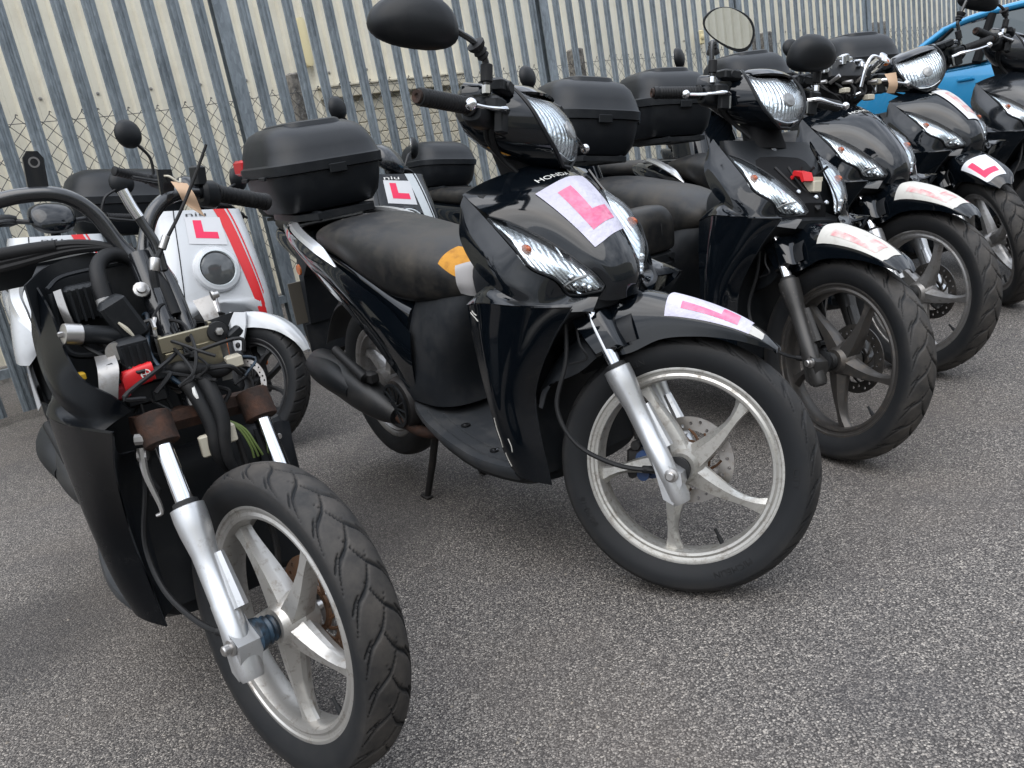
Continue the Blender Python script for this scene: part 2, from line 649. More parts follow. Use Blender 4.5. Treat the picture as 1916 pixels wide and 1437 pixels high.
# ------------------------------------------------------------------ ground
def asphalt():
    m = bpy.data.materials.new('asphalt')
    m.use_nodes = True
    N, L = m.node_tree.nodes, m.node_tree.links
    b = N['Principled BSDF']
    b.inputs['Roughness'].default_value = .82
    b.inputs['Specular IOR Level'].default_value = .35
    tc = N.new('ShaderNodeTexCoord')
    wp = N.new('ShaderNodeTexNoise')
    wp.inputs['Scale'].default_value = 60
    wm = N.new('ShaderNodeVectorMath')
    wm.operation = 'MULTIPLY_ADD'
    wm.inputs[1].default_value = (.0028, .0028, .0028)
    L.new(tc.outputs['Object'], wp.inputs['Vector'])
    L.new(wp.outputs['Color'], wm.inputs[0])
    L.new(tc.outputs['Object'], wm.inputs[2])
    def vor(sc, feat='F1'):
        v = N.new('ShaderNodeTexVoronoi')
        v.feature = feat
        v.inputs['Scale'].default_value = sc
        L.new(wm.outputs['Vector'], v.inputs['Vector'])
        return v
    v1, v2 = vor(245), vor(470)
    sep = N.new('ShaderNodeSeparateColor')
    L.new(v1.outputs['Color'], sep.inputs['Color'])
    r1 = N.new('ShaderNodeValToRGB')
    e = r1.color_ramp.elements
    e[0].position, e[0].color = 0.0, (.064, .059, .056, 1)
    e[1].position, e[1].color = 1.0, (.43, .395, .350, 1)
    for p, c in ((.30, (.097, .090, .085, 1)), (.62, (.142, .130, .121, 1)), (.86, (.225, .204, .184, 1))):
        k = e.new(p)
        k.color = c
    L.new(sep.outputs['Red'], r1.inputs['Fac'])
    # dark binder between the chippings
    mr = N.new('ShaderNodeMapRange')
    mr.inputs['From Min'].default_value = .42
    mr.inputs['From Max'].default_value = .68
    L.new(v1.outputs['Distance'], mr.inputs['Value'])
    mb = N.new('ShaderNodeMixRGB')
    mb.inputs['Color2'].default_value = (.038, .035, .034, 1)
    L.new(mr.outputs['Result'], mb.inputs['Fac'])
    L.new(r1.outputs['Color'], mb.inputs['Color1'])
    # grit
    s2 = N.new('ShaderNodeSeparateColor')
    L.new(v2.outputs['Color'], s2.inputs['Color'])
    g2 = N.new('ShaderNodeMapRange')
    g2.inputs['From Min'].default_value = .80
    g2.inputs['From Max'].default_value = 1.0
    L.new(s2.outputs['Green'], g2.inputs['Value'])
    mg = N.new('ShaderNodeMixRGB')
    mg.inputs['Color2'].default_value = (.30, .28, .255, 1)
    L.new(g2.outputs['Result'], mg.inputs['Fac'])
    L.new(mb.outputs['Color'], mg.inputs['Color1'])
    # broad stains: brownish dust and darker oily patches
    n1 = N.new('ShaderNodeTexNoise')
    n1.inputs['Scale'].default_value = 1.3
    n1.inputs['Detail'].default_value = 6
    L.new(tc.outputs['Object'], n1.inputs['Vector'])
    q1 = N.new('ShaderNodeMapRange')
    q1.inputs['From Min'].default_value = .46
    q1.inputs['From Max'].default_value = .72
    q1.inputs['To Max'].default_value = .45
    L.new(n1.outputs['Fac'], q1.inputs['Value'])
    m1 = N.new('ShaderNodeMixRGB')
    m1.inputs['Color2'].default_value = (.125, .105, .088, 1)
    L.new(q1.outputs['Result'], m1.inputs['Fac'])
    L.new(mg.outputs['Color'], m1.inputs['Color1'])
    n2 = N.new('ShaderNodeTexNoise')
    n2.inputs['Scale'].default_value = 2.7
    n2.inputs['Detail'].default_value = 5
    L.new(wm.outputs['Vector'], n2.inputs['Vector'])
    q2 = N.new('ShaderNodeMapRange')
    q2.inputs['From Min'].default_value = .52
    q2.inputs['From Max'].default_value = .78
    q2.inputs['To Max'].default_value = .5
    L.new(n2.outputs['Fac'], q2.inputs['Value'])
    m2 = N.new('ShaderNodeMixRGB')
    m2.inputs['Color2'].default_value = (.052, .050, .054, 1)
    L.new(q2.outputs['Result'], m2.inputs['Fac'])
    L.new(m1.outputs['Color'], m2.inputs['Color1'])
    last = m2.outputs['Color']
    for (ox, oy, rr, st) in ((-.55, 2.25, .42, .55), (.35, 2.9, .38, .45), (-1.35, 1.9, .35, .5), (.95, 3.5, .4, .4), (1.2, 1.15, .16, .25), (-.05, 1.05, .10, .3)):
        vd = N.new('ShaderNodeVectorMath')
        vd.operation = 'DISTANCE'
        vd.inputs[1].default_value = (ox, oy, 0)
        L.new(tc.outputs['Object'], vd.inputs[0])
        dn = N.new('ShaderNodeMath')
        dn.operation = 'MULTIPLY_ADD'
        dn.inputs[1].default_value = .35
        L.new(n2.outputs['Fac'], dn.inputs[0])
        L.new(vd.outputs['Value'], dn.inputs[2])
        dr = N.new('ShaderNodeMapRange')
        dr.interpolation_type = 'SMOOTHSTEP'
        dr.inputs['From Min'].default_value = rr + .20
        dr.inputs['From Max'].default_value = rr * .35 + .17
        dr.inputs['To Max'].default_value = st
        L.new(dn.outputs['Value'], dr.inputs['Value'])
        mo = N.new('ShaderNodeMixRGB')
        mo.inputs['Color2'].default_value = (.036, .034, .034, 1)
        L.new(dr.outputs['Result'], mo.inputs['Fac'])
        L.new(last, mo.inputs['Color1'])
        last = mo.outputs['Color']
    L.new(last, b.inputs['Base Color'])
    inv = N.new('ShaderNodeMath')
    inv.operation = 'SUBTRACT'
    inv.inputs[0].default_value = 1.0
    L.new(v1.outputs['Distance'], inv.inputs[1])
    ad = N.new('ShaderNodeMath')
    ad.operation = 'MULTIPLY_ADD'
    ad.inputs[1].default_value = .7
    L.new(sep.outputs['Blue'], ad.inputs[0])
    L.new(inv.outputs['Value'], ad.inputs[2])
    bp = N.new('ShaderNodeBump')
    bp.inputs['Strength'].default_value = .6
    bp.inputs['Distance'].default_value = .0045
    L.new(ad.outputs['Value'], bp.inputs['Height'])
    L.new(bp.outputs['Normal'], b.inputs['Normal'])
    return m
ASPH = asphalt()
g = ([V((x, y, 0)) for x, y in ((-300, -300), (300, -300), (300, 300), (-300, 300))], [(0, 1, 2, 3)])
tag(ob('ground', g, ASPH), 'rough grey asphalt of the parking yard', None, None, 'structure')

# ------------------------------------------------------------------ fence line frame
TH = R(38.5)
FD = V((math.cos(TH), math.sin(TH), 0))
FN = V((-math.sin(TH), math.cos(TH), 0))
DF = 5.25
def fpt(s, d, z):
    return FN * d + FD * s + V((0, 0, z))
FROT = Matrix((( FD.x, FN.x, 0, 0), (FD.y, FN.y, 0, 0), (0, 0, 1, 0), (0, 0, 0, 1)))   # local x along fence, y away
def fmat(s, d, z=0):
    m = FROT.copy()
    m.translation = fpt(s, d, z)
    return m

def galv():
    m = bpy.data.materials.new('galvanised_steel')
    m.use_nodes = True
    N, L = m.node_tree.nodes, m.node_tree.links
    b = N['Principled BSDF']
    b.inputs['Metallic'].default_value = .45
    b.inputs['Roughness'].default_value = .55
    tc = N.new('ShaderNodeTexCoord')
    mp = N.new('ShaderNodeMapping')
    mp.inputs['Scale'].default_value = (1, 1, .35)
    v = N.new('ShaderNodeTexVoronoi')
    v.inputs['Scale'].default_value = 75
    n = N.new('ShaderNodeTexNoise')
    n.inputs['Scale'].default_value = 9
    n.inputs['Detail'].default_value = 7
    n.inputs['Roughness'].default_value = .7
    oi = N.new('ShaderNodeObjectInfo')
    va = N.new('ShaderNodeVectorMath')
    va.operation = 'ADD'
    L.new(tc.outputs['Object'], va.inputs[0])
    L.new(oi.outputs['Location'], va.inputs[1])
    L.new(va.outputs['Vector'], mp.inputs['Vector'])
    L.new(mp.outputs['Vector'], v.inputs['Vector'])
    L.new(mp.outputs['Vector'], n.inputs['Vector'])
    s = N.new('ShaderNodeSeparateColor')
    L.new(v.outputs['Color'], s.inputs['Color'])
    a = N.new('ShaderNodeMath')
    a.operation = 'MULTIPLY_ADD'
    a.inputs[1].default_value = .22
    L.new(s.outputs['Red'], a.inputs[0])
    L.new(n.outputs['Fac'], a.inputs[2])
    r = N.new('ShaderNodeValToRGB')
    r.color_ramp.elements[0].position = .36
    r.color_ramp.elements[0].color = (.115, .135, .152, 1)
    r.color_ramp.elements[1].position = .86
    r.color_ramp.elements[1].color = (.25, .285, .31, 1)
    L.new(a.outputs['Value'], r.inputs['Fac'])
    L.new(r.outputs['Color'], b.inputs['Base Color'])
    return m
GALV = galv()

def pale_geo(h=2.62):
    # W-section pale: flat flanges, two ridges and a central groove
    sec = [(-.034, .004), (-.031, .000), (-.022, .000), (-.0175, -.011), (-.0085, -.011), (-.004, -.003), (.004, -.003), (.0085, -.011), (.0175, -.011), (.022, .000), (.031, .000), (.034, .004)]
    sec = [(x * 1.13, y) for x, y in sec]
    t = .0028
    out = sec + [(x, y + t) for x, y in reversed(sec)]
    zs = [.05, h - .10, h]
    rings = []
    for i, z in enumerate(zs):
        k = 1.0 if i < 2 else .25
        rings.append([V((x * k, y, z)) for x, y in out])
    return loft(rings)

def bay_shift(n):
    b = (n - 7) / 18.0
    fr = b - math.floor(b)
    return -.12 * (1 - 2 * fr)

PITCHP = .0295 * DF
fence = empty('palisade_fence', fpt(3.0, DF, 0), 'tall galvanised steel palisade fence running behind the parked scooters', 'fence')
fm0 = Matrix.Translation(-fence.location)
POSTN = [7 + 18 * k for k in (-1, 0, 1, 2, 3, 4, 5)]
for n in range(-14, 97):
    if n in POSTN:
        continue
    s = DF * .2581 + PITCHP * (n + bay_shift(n))
    mm = fm0 @ fmat(s, DF, 0)
    tilt = Matrix.Rotation(R(random.uniform(-.25, .25)), 4, 'Y')
    ob('pale', pale_geo, GALV, fence, mm @ tilt, 'pale', 25)
def post_geo():
    w, d, t, h = .095, .055, .008, 2.42
    return cat(box((0, -d / 2, h / 2), (w, t, h)), box((0, d / 2, h / 2), (w, t, h)), box((0, 0, h / 2), (t, d - t - .001, h)))
for n in POSTN:
    s = DF * .2581 + PITCHP * n
    o = ob('fence_post', post_geo, GALV, fence, fm0 @ fmat(s, DF + .035, 0), 'fencepost', 25)
    ob('fixing_plate', lambda: box((0, 0, 0), (.13, .012, .07), .003), GALV, o, Matrix.Translation((0, -.062, 2.34)), 'fixplate')
for z in (.28, 2.34):
    for a, b in zip(POSTN[:-1], POSTN[1:]):
        L0, L1 = DF * .2581 + PITCHP * a, DF * .2581 + PITCHP * b
        ln = L1 - L0 - .10
        ob('rail', cat(box((0, .006, 0), (ln, .006, .05)), box((0, .03, .022), (ln, .042, .006))), GALV, fence, fm0 @ fmat((L0 + L1) / 2, DF + .006, z))

# chain link fence behind it
DC = DF + .34
WIRE = mat('weathered_wire', (.085, .088, .09), .5, .5)
CONC = mat('old_concrete', (.15, .142, .13), .9, var=((.30, .28, .25), 30, .40, .66), bump=(70, .9, .006), dust=((.05, .045, .04), 14, .52, .8))
chain = empty('chain_link_fence', fpt(3.0, DC, 0), 'low chain link wire fence between the palisade fence and the cream wall', 'fence')
fc0 = Matrix.Translation(-chain.location)
def wire_geo():
    P, F = [], []
    ztop, dz, w, r = 1.635, .047, .090, .0022
    nrow = 26
    rnd = random.Random(3)
    def seg(a, b):
        a, b = V(a), V(b)
        t = (b - a).normalized()
        x = t.cross(V((0, 1, 0))).normalized() * r
        y = V((0, r, 0))
        n = len(P)
        P.extend([a + x, a + y, a - x, a - y, b + x, b + y, b - x, b - y])
        for k in range(4):
            F.append((n + k, n + (k + 1) % 4, n + 4 + (k + 1) % 4, n + 4 + k))
    s = -3.4
    while s < 17.5:
        sag = .010 * math.sin(s * 2.3) + .008 * math.sin(s * 5.1 + 1)
        zt = ztop + sag
        pts = []
        for k in range(nrow + 1):
            off = w / 2 if k % 2 else -.0
            pts.append(V((s + (off if k % 2 else 0) + rnd.uniform(-.002, .002) + .006 * math.sin(k * .7 + s), (.003 if k % 2 else -.003), zt - k * dz)))
        for a, b in zip(pts[:-1], pts[1:]):
            seg(a, b)
        pts2 = []
        for k in range(nrow + 1):
            pts2.append(V((s + (0 if k % 2 else w / 2) + w / 2 + .006 * math.sin(k * .7 + s), (-.003 if k % 2 else .003), zt - k * dz)))
        for a, b in zip(pts2[:-1], pts2[1:]):
            seg(a, b)
        # twisted barbs along the top
        for q in (pts[0], pts2[0]):
            seg(q, q + V((.006, 0, .016)))
            seg(q + V((.006, 0, .016)), q + V((.016, .003, .010)))
        s += w
    x = -3.4
    while x < 17.5:
        seg((x, 0, ztop - .02 + .010 * math.sin(x * 2.3) - .012 * math.sin(x * 1.1) ** 2), (x + .25, 0, ztop - .02 + .010 * math.sin((x + .25) * 2.3) - .012 * math.sin((x + .25) * 1.1) ** 2))
        x += .25
    return P, F
ob('wire_mesh', wire_geo, WIRE, chain, fc0 @ fmat(0, DC, 0), 'chainwire', 80, kind='stuff')
def cpost_geo():
    g = box((0, 0, .88), (.12, .12, 1.76), .012)
    return [V((p.x + (.008 * mnoise.noise(p * 9)), p.y, p.z)) for p in g[0]], g[1]
for s in (-1.15, 3.05, 5.95, 8.85, 11.75, 14.6):
    ob('concrete_post', cpost_geo, CONC, chain, fc0 @ fmat(s, DC + .085, 0), 'cpost', 30)
    if s == 8.85 or s == 11.75:
        ob('concrete_post', cpost_geo, CONC, chain, fc0 @ fmat(s + .28, DC + .085, 0), 'cpost', 30)

# ------------------------------------------------------------------ clad warehouse wall
DW = DF * 1.32
CREAM = mat('cream_cladding', (.64, .61, .51), .5, 0, 0, .4, dust=((.52, .48, .385), 3.5, .46, .9))
CREAMD = mat('cream_flashing', (.50, .46, .36), .5)
LAMPY = mat('yellowed_lamp_cover', (.62, .54, .32), .4)
ware = empty('warehouse_building', fpt(4, DW, 0), 'cream corrugated metal clad warehouse wall behind the fences', 'building')
wm0 = Matrix.Translation(-ware.location)
SH = 1.0
def clad_geo(h=5.2):
    pr = []
    x = 0.0
    per = .2
    while x < SH - 1e-6:
        pr += [(x, 0), (x + .045, 0), (x + .048, -.003), (x + .055, -.003), (x + .058, 0), (x + .105, 0), (x + .122, -.030), (x + .183, -.030)]
        x += per
    pr.append((SH, 0))
    P = [V((a, b, .12)) for a, b in pr] + [V((a, b, h)) for a, b in pr]
    n = len(pr)
    return P, [(i, i + 1, n + i + 1, n + i) for i in range(n - 1)]
for k in range(-7, 30):
    ob('cladding_sheet', clad_geo, CREAM, ware, wm0 @ fmat(k * SH, DW + (.002 if k % 2 else 0), 0), 'clad', 20)
def screw_geo():
    return lathe([(.013, 0), (.012, .003), (.006, .0035), (.006, .009), (.001, .010)], (0, 0, 0), (0, -1, 0), 8)
SCREW = mat('cladding_screw', (.30, .29, .27), .4, .6)
zb = CAM_H + .1627 / 1.2 * (DW)
for k in range(-12, 60):
    ob('screw', screw_geo, SCREW, ware, wm0 @ fmat(.08 + .4 * k, DW - .003, zb), 'screw')
# shutter head and boarded opening
ob('door_lintel', cat(box((0, -.05, 0), (1.62, .10, .10), .004), box((0, -.055, .05), (1.66, .12, .012))), CREAMD, ware, wm0 @ fmat(4.72, DW - .03, 1.735))
ob('shutter', cat(*[box((0, 0, -.06 - .1 * i), (1.5, .03, .096), .006) for i in range(16)]), CREAMD, ware, wm0 @ fmat(4.72, DW - .05, 1.66))
ob('plinth', box((10, -.02, .06), (40, .08, .12)), CONC, ware, wm0 @ fmat(0, DW, 0))
def lamp_geo(w=.085, h=.40):
    return loft([[V((x * k, y, z)) for x, z in [(q.y * w / 2, q.z * h / 2) for q in sring((0, 0, 0), 1, 1, 6, 20)]] for k, y in ((1, 0), (1, -.045), (.92, -.065), (.5, -.072))])
for s, z, nm in ((3.86, 2.17, 'long yellowed bulkhead lamp'), ):
    l = ob('bulkhead_lamp', lamp_geo, LAMPY, None, fmat(s, DW - .032, z), 'bulk', 30)
    tag(l, 'long yellowed plastic bulkhead lamp mounted upright on the cream wall', 'wall lamp')
l = ob('alarm_box', lambda: cat(box((0, -.03, 0), (.09, .06, .17), .01), lathe([(.035, 0), (.034, .012), (.02, .02)], (0.0, -.06, .0), (0, -1, 0), 16)), LAMPY, None, fmat(9.55, DW - .032, 1.93), 'alarm')
tag(l, 'small cream sensor box on the cream wall above the dark scooters', 'sensor')

# ------------------------------------------------------------------ wheels
def tyre_mesh(key, RO, RI, HW, nseg=720, grooved=True, style=0, npitch=25):
    if key in MESH:
        return MESH[key]
    prof = [(RI, -HW * .62, 0), (RI + .006, -HW * .74, 0), (RI + (RO - RI) * .35, -HW * .98, 0), (RI + (RO - RI) * .52, -HW * 1.0, 0)]
    nt = 46 if grooved else 14
    r0 = RI + (RO - RI) * .62
    for k in range(nt + 1):
        s = -1 + 2 * k / nt
        a = s * 1.32
        prof.append((r0 + (RO - r0) * math.cos(a) ** .9 if abs(a) < math.pi / 2 else r0, HW * math.sin(a) / math.sin(1.32), s))
    prof += [(p[0], -p[1], 0) for p in reversed(prof[:4])]
    m = len(prof)
    verts, tr = [], []
    for i in range(nseg):
        th = 2 * math.pi * i / nseg
        for j, (r, y, s) in enumerate(prof):
            tread = 4 <= j <= 4 + nt
            g = 0.0
            if grooved and tread:
                for sd in (1, -1):
                    ss = s * sd
                    u = th / (2 * math.pi) * npitch + (0 if sd == 1 else .5)
                    if style == 0:
                        if -.90 < ss < .22:
                            t = (ss + .90) / 1.12
                            u0 = 1.75 * t + .16 * math.sin(2 * math.pi * t)
                            d = abs((u - u0 + .5) % 1 - .5)
                            wd = .055 * min(1, t * 5 + .25, (1 - t) * 4 + .1)
                            g = max(g, min(1, max(0, (wd - d) / .018 + .5)))
                        if -.86 < ss < -.46:
                            t = (ss + .86) / .40
                            u0 = .52 + .42 * t
                            d = abs((u - u0 + .5) % 1 - .5)
                            wd = .046 * min(1, t * 4 + .2, (1 - t) * 4 + .1)
                            g = max(g, min(1, max(0, (wd - d) / .018 + .5)))
                    else:
                        if -.92 < ss < -.12:
                            t = (ss + .92) / .8
                            u0 = .35 * t + (.25 * (t - .5) if t > .5 else 0)
                            d = abs((u - u0 + .5) % 1 - .5)
                            wd = .050 * min(1, (1 - t) * 4 + .1)
                            g = max(g, min(1, max(0, (wd - d) / .02 + .5)))
                if style == 1 and abs(s - .0) < .035:
                    g = max(g, .8)
            rr = r - .0048 * g
            verts.append((rr * math.cos(th), y, rr * math.sin(th)))
            tr.append((1 - g) * (max(0, 1 - abs(s) * .55) if tread else .10))
    faces = [(i * m + j, i * m + j + 1, ((i + 1) % nseg) * m + j + 1, ((i + 1) % nseg) * m + j) for i in range(nseg) for j in range(m - 1)]
    me = bpy.data.meshes.new(key)
    me.from_pydata(verts, [], faces)
    me.polygons.foreach_set('use_smooth', [True] * len(faces))
    at = me.attributes.new('tread', 'FLOAT', 'POINT')
    at.data.foreach_set('value', tr)
    me.update()
    me.materials.append(TYRE)
    MESH[key] = me
    return me

def spoke(phi, r0, r1, sweep, wh, wr, dh, dr, n=9):
    rings = []
    for k in range(n):
        t = k / (n - 1)
        r = r0 + (r1 - r0) * t
        a = phi + sweep * (t ** 1.5) - sweep * .5
        w = wh + (wr - wh) * min(1, t * 1.5)
        if t > .72:
            w = w + (t - .72) / .28 * wr * 1.0 * ((t - .72) / .28)
        d = dh + (dr - dh) * t
        c = V((r * math.cos(a), 0, r * math.sin(a)))
        tn = V((-math.sin(a), 0, math.cos(a)))
        sh = [(-.5, -.05), (-.42, -.42), (.18, -.5), (.5, -.12), (.5, .12), (.18, .5), (-.42, .42), (-.5, .05)]
        rings.append([c + tn * (w * p) + V((0, d * q * 2 * .5, 0)) for p, q in sh])
    return loft(rings, False)

def front_rim_geo():
    fl = [(.2165, -.0285), (.213, -.0300), (.206, -.0292), (.2035, -.0262), (.1985, -.0250), (.1935, -.0275), (.1880, -.0262), (.1850, -.0200), (.1835, 0), (.1850, .0200), (.1880, .0262), (.1935, .0275), (.1985, .0250), (.2035, .0262), (.206, .0292), (.213, .0300), (.2165, .0285), (.2120, .0262), (.1985, .010), (.1985, -.010), (.2120, -.0262)]
    g = [lathe(fl, (0, 0, 0), (0, 1, 0), 120, True)]
    for k in range(5):
        g.append(spoke(2 * math.pi * k / 5, .026, .187, .17, .056, .021, .052, .025))
    g.append(lathe([(.016, -.034), (.030, -.034), (.034, -.028), (.042, -.016), (.050, 0), (.046, .020), (.040, .034), (.016, .036)], (0, 0, 0), (0, 1, 0), 32))
    return cat(*g)

def disc_geo(RO=.096, RI=.066, n=26, t=.004, hub=True):
    P, F = [], []
    for i in range(n):
        a0, a1 = 2 * math.pi * i / n, 2 * math.pi * (i + 1) / n
        am = (a0 + a1) / 2
        rh = RI + (RO - RI) * (.32, .68, .5)[i % 3]
        rm = (RI + RO) / 2
        hr = .0042
        def pol(r, a):
            return V((r * math.cos(a), 0, r * math.sin(a)))
        bound = [pol(RI, a0), pol(RI, am), pol(RI, a1), pol(rm, a1), pol(RO, a1), pol(RO, am), pol(RO, a0), pol(rm, a0)]
        c = pol(rh, am)
        hole = []
        for b in bound:
            d = (b - c).normalized()
            hole.append(c + d * hr)
        for side, y in ((-1, -t / 2), (1, t / 2)):
            n0 = len(P)
            P += [p + V((0, y, 0)) for p in bound] + [p + V((0, y, 0)) for p in hole]
            for k in range(8):
                F.append((n0 + k, n0 + (k + 1) % 8, n0 + 8 + (k + 1) % 8, n0 + 8 + k))
        n1, n2 = n0 - 16, n0
        for k in range(8):
            F.append((n1 + 8 + k, n1 + 8 + (k + 1) % 8, n2 + 8 + (k + 1) % 8, n2 + 8 + k))
        F.append((n1 + 4, n1 + 5, n2 + 5, n2 + 4))
        F.append((n1 + 5, n1 + 6, n2 + 6, n2 + 5))
        F.append((n1 + 0, n1 + 1, n2 + 1, n2 + 0))
        F.append((n1 + 1, n1 + 2, n2 + 2, n2 + 1))
    return P, F

def carrier_geo(RO=.0665, RI=.03, n=12):
    g = [lathe([(RI + .004, -.003), (RI + .014, -.003), (RI + .014, .003), (RI + .004, .003)], (0, 0, 0), (0, 1, 0), 32, True)]
    for i in range(n):
        a = 2 * math.pi * i / n
        pts = []
        for t in (0, .25, .5, .75, 1):
            r = RI + .010 + (RO - RI - .008) * t
            b = a + .55 * t
            pts.append((r * math.cos(b), 0, r * math.sin(b)))
        g.append(tube(pts, .0042, 6, 8, True, .7))
    return cat(*g)

def valve_geo():
    return cat(cyl((.184, 0, 0), (.166, 0, 0), .005, 8), cyl((.166, 0, 0), (.150, 0, 0), .0035, 8))

AXLE = V((1.275, 0, .277))
RAKE = R(26.5)
AX = V((-math.sin(RAKE), 0, math.cos(RAKE)))
A0 = V((1.353, 0, 0))
def steer_m(d):
    return Matrix.Translation(A0) @ Matrix.Rotation(R(d), 4, AX) @ Matrix.Translation(-A0)

def body_m(x, y, head, lean=0, lift=0):
    p = math.atan2(lift, 1.26)
    return Matrix.Translation((x, y, lift)) @ Matrix.Rotation(R(head), 4, 'Z') @ Matrix.Rotation(p, 4, 'Y') @ Matrix.Rotation(R(lean), 4, 'X')

def front_wheel(root, S, rimM, tyreM, discM, wrot):
    w = ob('front_wheel', front_rim_geo, rimM, root, S @ Matrix.Translation(AXLE) @ Matrix.Rotation(R(wrot), 4, 'Y'), 'frontrim', 30)
    t = bpy.data.objects.new('tyre', tyre_mesh('fronttyre', .277, .2085, .0445))
    COL.objects.link(t)
    t.parent = w
    if tyreM is not TYRE:
        t.material_slots[0].link = 'OBJECT'
        t.material_slots[0].material = tyreM
    md = Matrix.Translation((0, .050, 0))
    ob('brake_disc', disc_geo, discM, w, md, 'disc', 30)
    ob('disc_carrier', carrier_geo, RUSTD if discM is DISC else discM, w, md, 'carrier', 30)
    ob('valve', valve_geo, RUBBER, w, Matrix.Rotation(R(35), 4, 'Y'), 'valve')
    return w

# ------------------------------------------------------------------ black commuter scooter: shapes
LP = lambda x, z: (x, z)
def fork_pts(y):
    return V((1.150, y, .487)), V((1.297, y, .218))

def fork_lower_geo():
    out = []
    for s in (-1, 1):
        a, b = fork_pts(.095 * s)
        d = (b - a)
        L = d.length
        g = lathe([(.021, 0), (.0285, .002), (.0290, .022), (.0275, .045), (.0225, .085), (.0215, .17), (.0225, .172), (.0225, L - .012), (.018, L)], a, d, 20)
        lug = loft([[V((x, y, z)) for x, z in ((1.225, .335), (1.262, .30), (1.296, .282), (1.300, .262), (1.283, .215), (1.262, .225))] for y in (.072 * s, .083 * s, .108 * s, .113 * s)])
        rib = tube([a + d * .30 + V((.016, -.014 * s, .008)), a + d * .62 + V((.017, -.016 * s, .009))], [.010, .014], 8)
        out += [g, lug, rib]
    return cat(*out)

def stanchion_geo(top=.30):
    out = []
    for s in (-1, 1):
        a, b = fork_pts(.095 * s)
        d = (b - a).normalized()
        out.append(cyl(a + d * .03, a - d * top, .0155, 16))
    return cat(*out)

def dustseal_geo():
    out = []
    for s in (-1, 1):
        a, b = fork_pts(.095 * s)
        d = (b - a).normalized()
        out.append(lathe([(.016, -.010), (.021, -.008), (.0225, .002)], a, d, 16))
    return cat(*out)

def axle_geo():
    return cat(cyl((1.275, -.060, .277), (1.275, .060, .277), .010, 12), lathe([(.001, 0), (.007, 0), (.009, .002), (.009, .012), (.014, .013), (.014, .017)], (1.278, -.131, .277), (0, 1, 0), 14))

def axleseal_geo():
    return lathe([(.020, 0), (.024, -.006), (.021, -.010), (.026, -.016), (.023, -.021), (.028, -.027), (.030, -.037), (.022, -.039)], (1.275, -.034 + .0, .277), (0, 1, 0), 24)

FEND = []
for x, zc, zl, hw in ((1.015, .590, .515, .060), (1.085, .632, .505, .070), (1.165, .647, .515, .072), (1.235, .641, .548, .070), (1.310, .622, .556, .066), (1.375, .597, .552, .060), (1.425, .568, .541, .050), (1.458, .536, .530, .030)):
    FEND.append([(x, -hw, zl), (x, -hw * .98, zl + (zc - zl) * .55), (x, -hw * .72, zc - .010), (x, -hw * .30, zc - .0005), (x, hw * .30, zc - .0005), (x, hw * .72, zc - .010), (x, hw * .98, zl + (zc - zl) * .55), (x, hw, zl)])
FENDS = Surf(FEND)
def fender_geo():
    g = [sheet(FENDS, 0, 1, 0, 1, 36, 28, 0, .003)]
    for s in (-1, 1):
        q = [[V((x, y * s, z)) for x, z in pr] for y, pr in ((.060, ((1.04, .60), (1.12, .612), (1.172, .535), (1.108, .502))), (.100, ((1.045, .595), (1.115, .606), (1.168, .533), (1.108, .505))), (.110, ((1.055, .58), (1.108, .592), (1.155, .537), (1.110, .515))))]
        g.append(loft(q))
    return cat(*g)

def flap_geo():
    rows = []
    for a, ro in ((108, .345), (122, .350), (138, .350), (152, .347), (160, .342)):
        t = R(a)
        row = []
        for y, dr in ((-.080, -.062 if a < 150 else -.015), (-.078, -.025), (-.055, -.002), (0, .002), (.055, -.002), (.078, -.025), (.080, -.062 if a < 150 else -.015)):
            r = ro + dr
            row.append((AXLE.x + r * math.cos(t), y, AXLE.z + r * math.sin(t)))
        rows.append(row)
    return patch(rows, 14, 18, .003)

def hood_grid():
    rows = [
        [(.935, 0, .922), (.925, .06, .917), (.895, .12, .904), (.890, .178, .886)],
        [(1.024, 0, .885), (1.012, .050, .878), (.985, .108, .862), (.957, .160, .838)],
        [(1.100, 0, .824), (1.092, .040, .818), (1.074, .078, .806), (1.044, .108, .788)],
        [(1.166, 0, .750), (1.161, .028, .746), (1.148, .054, .740), (1.126, .074, .730)],
        [(1.193, 0, .688), (1.190, .020, .687), (1.181, .038, .684), (1.164, .051, .679)],
        [(1.188, 0, .645), (1.184, .024, .643), (1.172, .044, .644), (1.152, .060, .648)]]
    return [[(x, -y, z) for x, y, z in reversed(r[1:])] + r for r in rows]
HOODS = Surf(hood_grid())
LENSG = [
    [(.957, -.163, .837), (.990, -.140, .822), (1.042, -.110, .790), (1.094, -.088, .754), (1.150, -.064, .706), (1.166, -.051, .677)],
    [(.960, -.168, .836), (1.023, -.166, .804), (1.068, -.148, .770), (1.116, -.119, .735), (1.145, -.090, .690), (1.169, -.057, .673)],
    [(.962, -.171, .834), (1.047, -.172, .772), (1.078, -.162, .733), (1.116, -.130, .703), (1.118, -.102, .665), (1.168, -.060, .668)]]
LENSS = Surf(LENSG)
COWLS = Surf([
    [(.900, -.180, .885), (.958, -.173, .834), (1.044, -.175, .770), (1.076, -.165, .730), (1.112, -.134, .700), (1.116, -.106, .662), (1.160, -.064, .655)],
    [(.895, -.188, .868), (.930, -.195, .812), (.995, -.205, .750), (1.042, -.197, .708), (1.090, -.166, .676), (1.116, -.134, .652), (1.160, -.074, .642)],
    [(.893, -.192, .850), (.902, -.208, .795), (.957, -.213, .730), (1.022, -.205, .688), (1.075, -.182, .660), (1.115, -.155, .642), (1.160, -.084, .630)]])
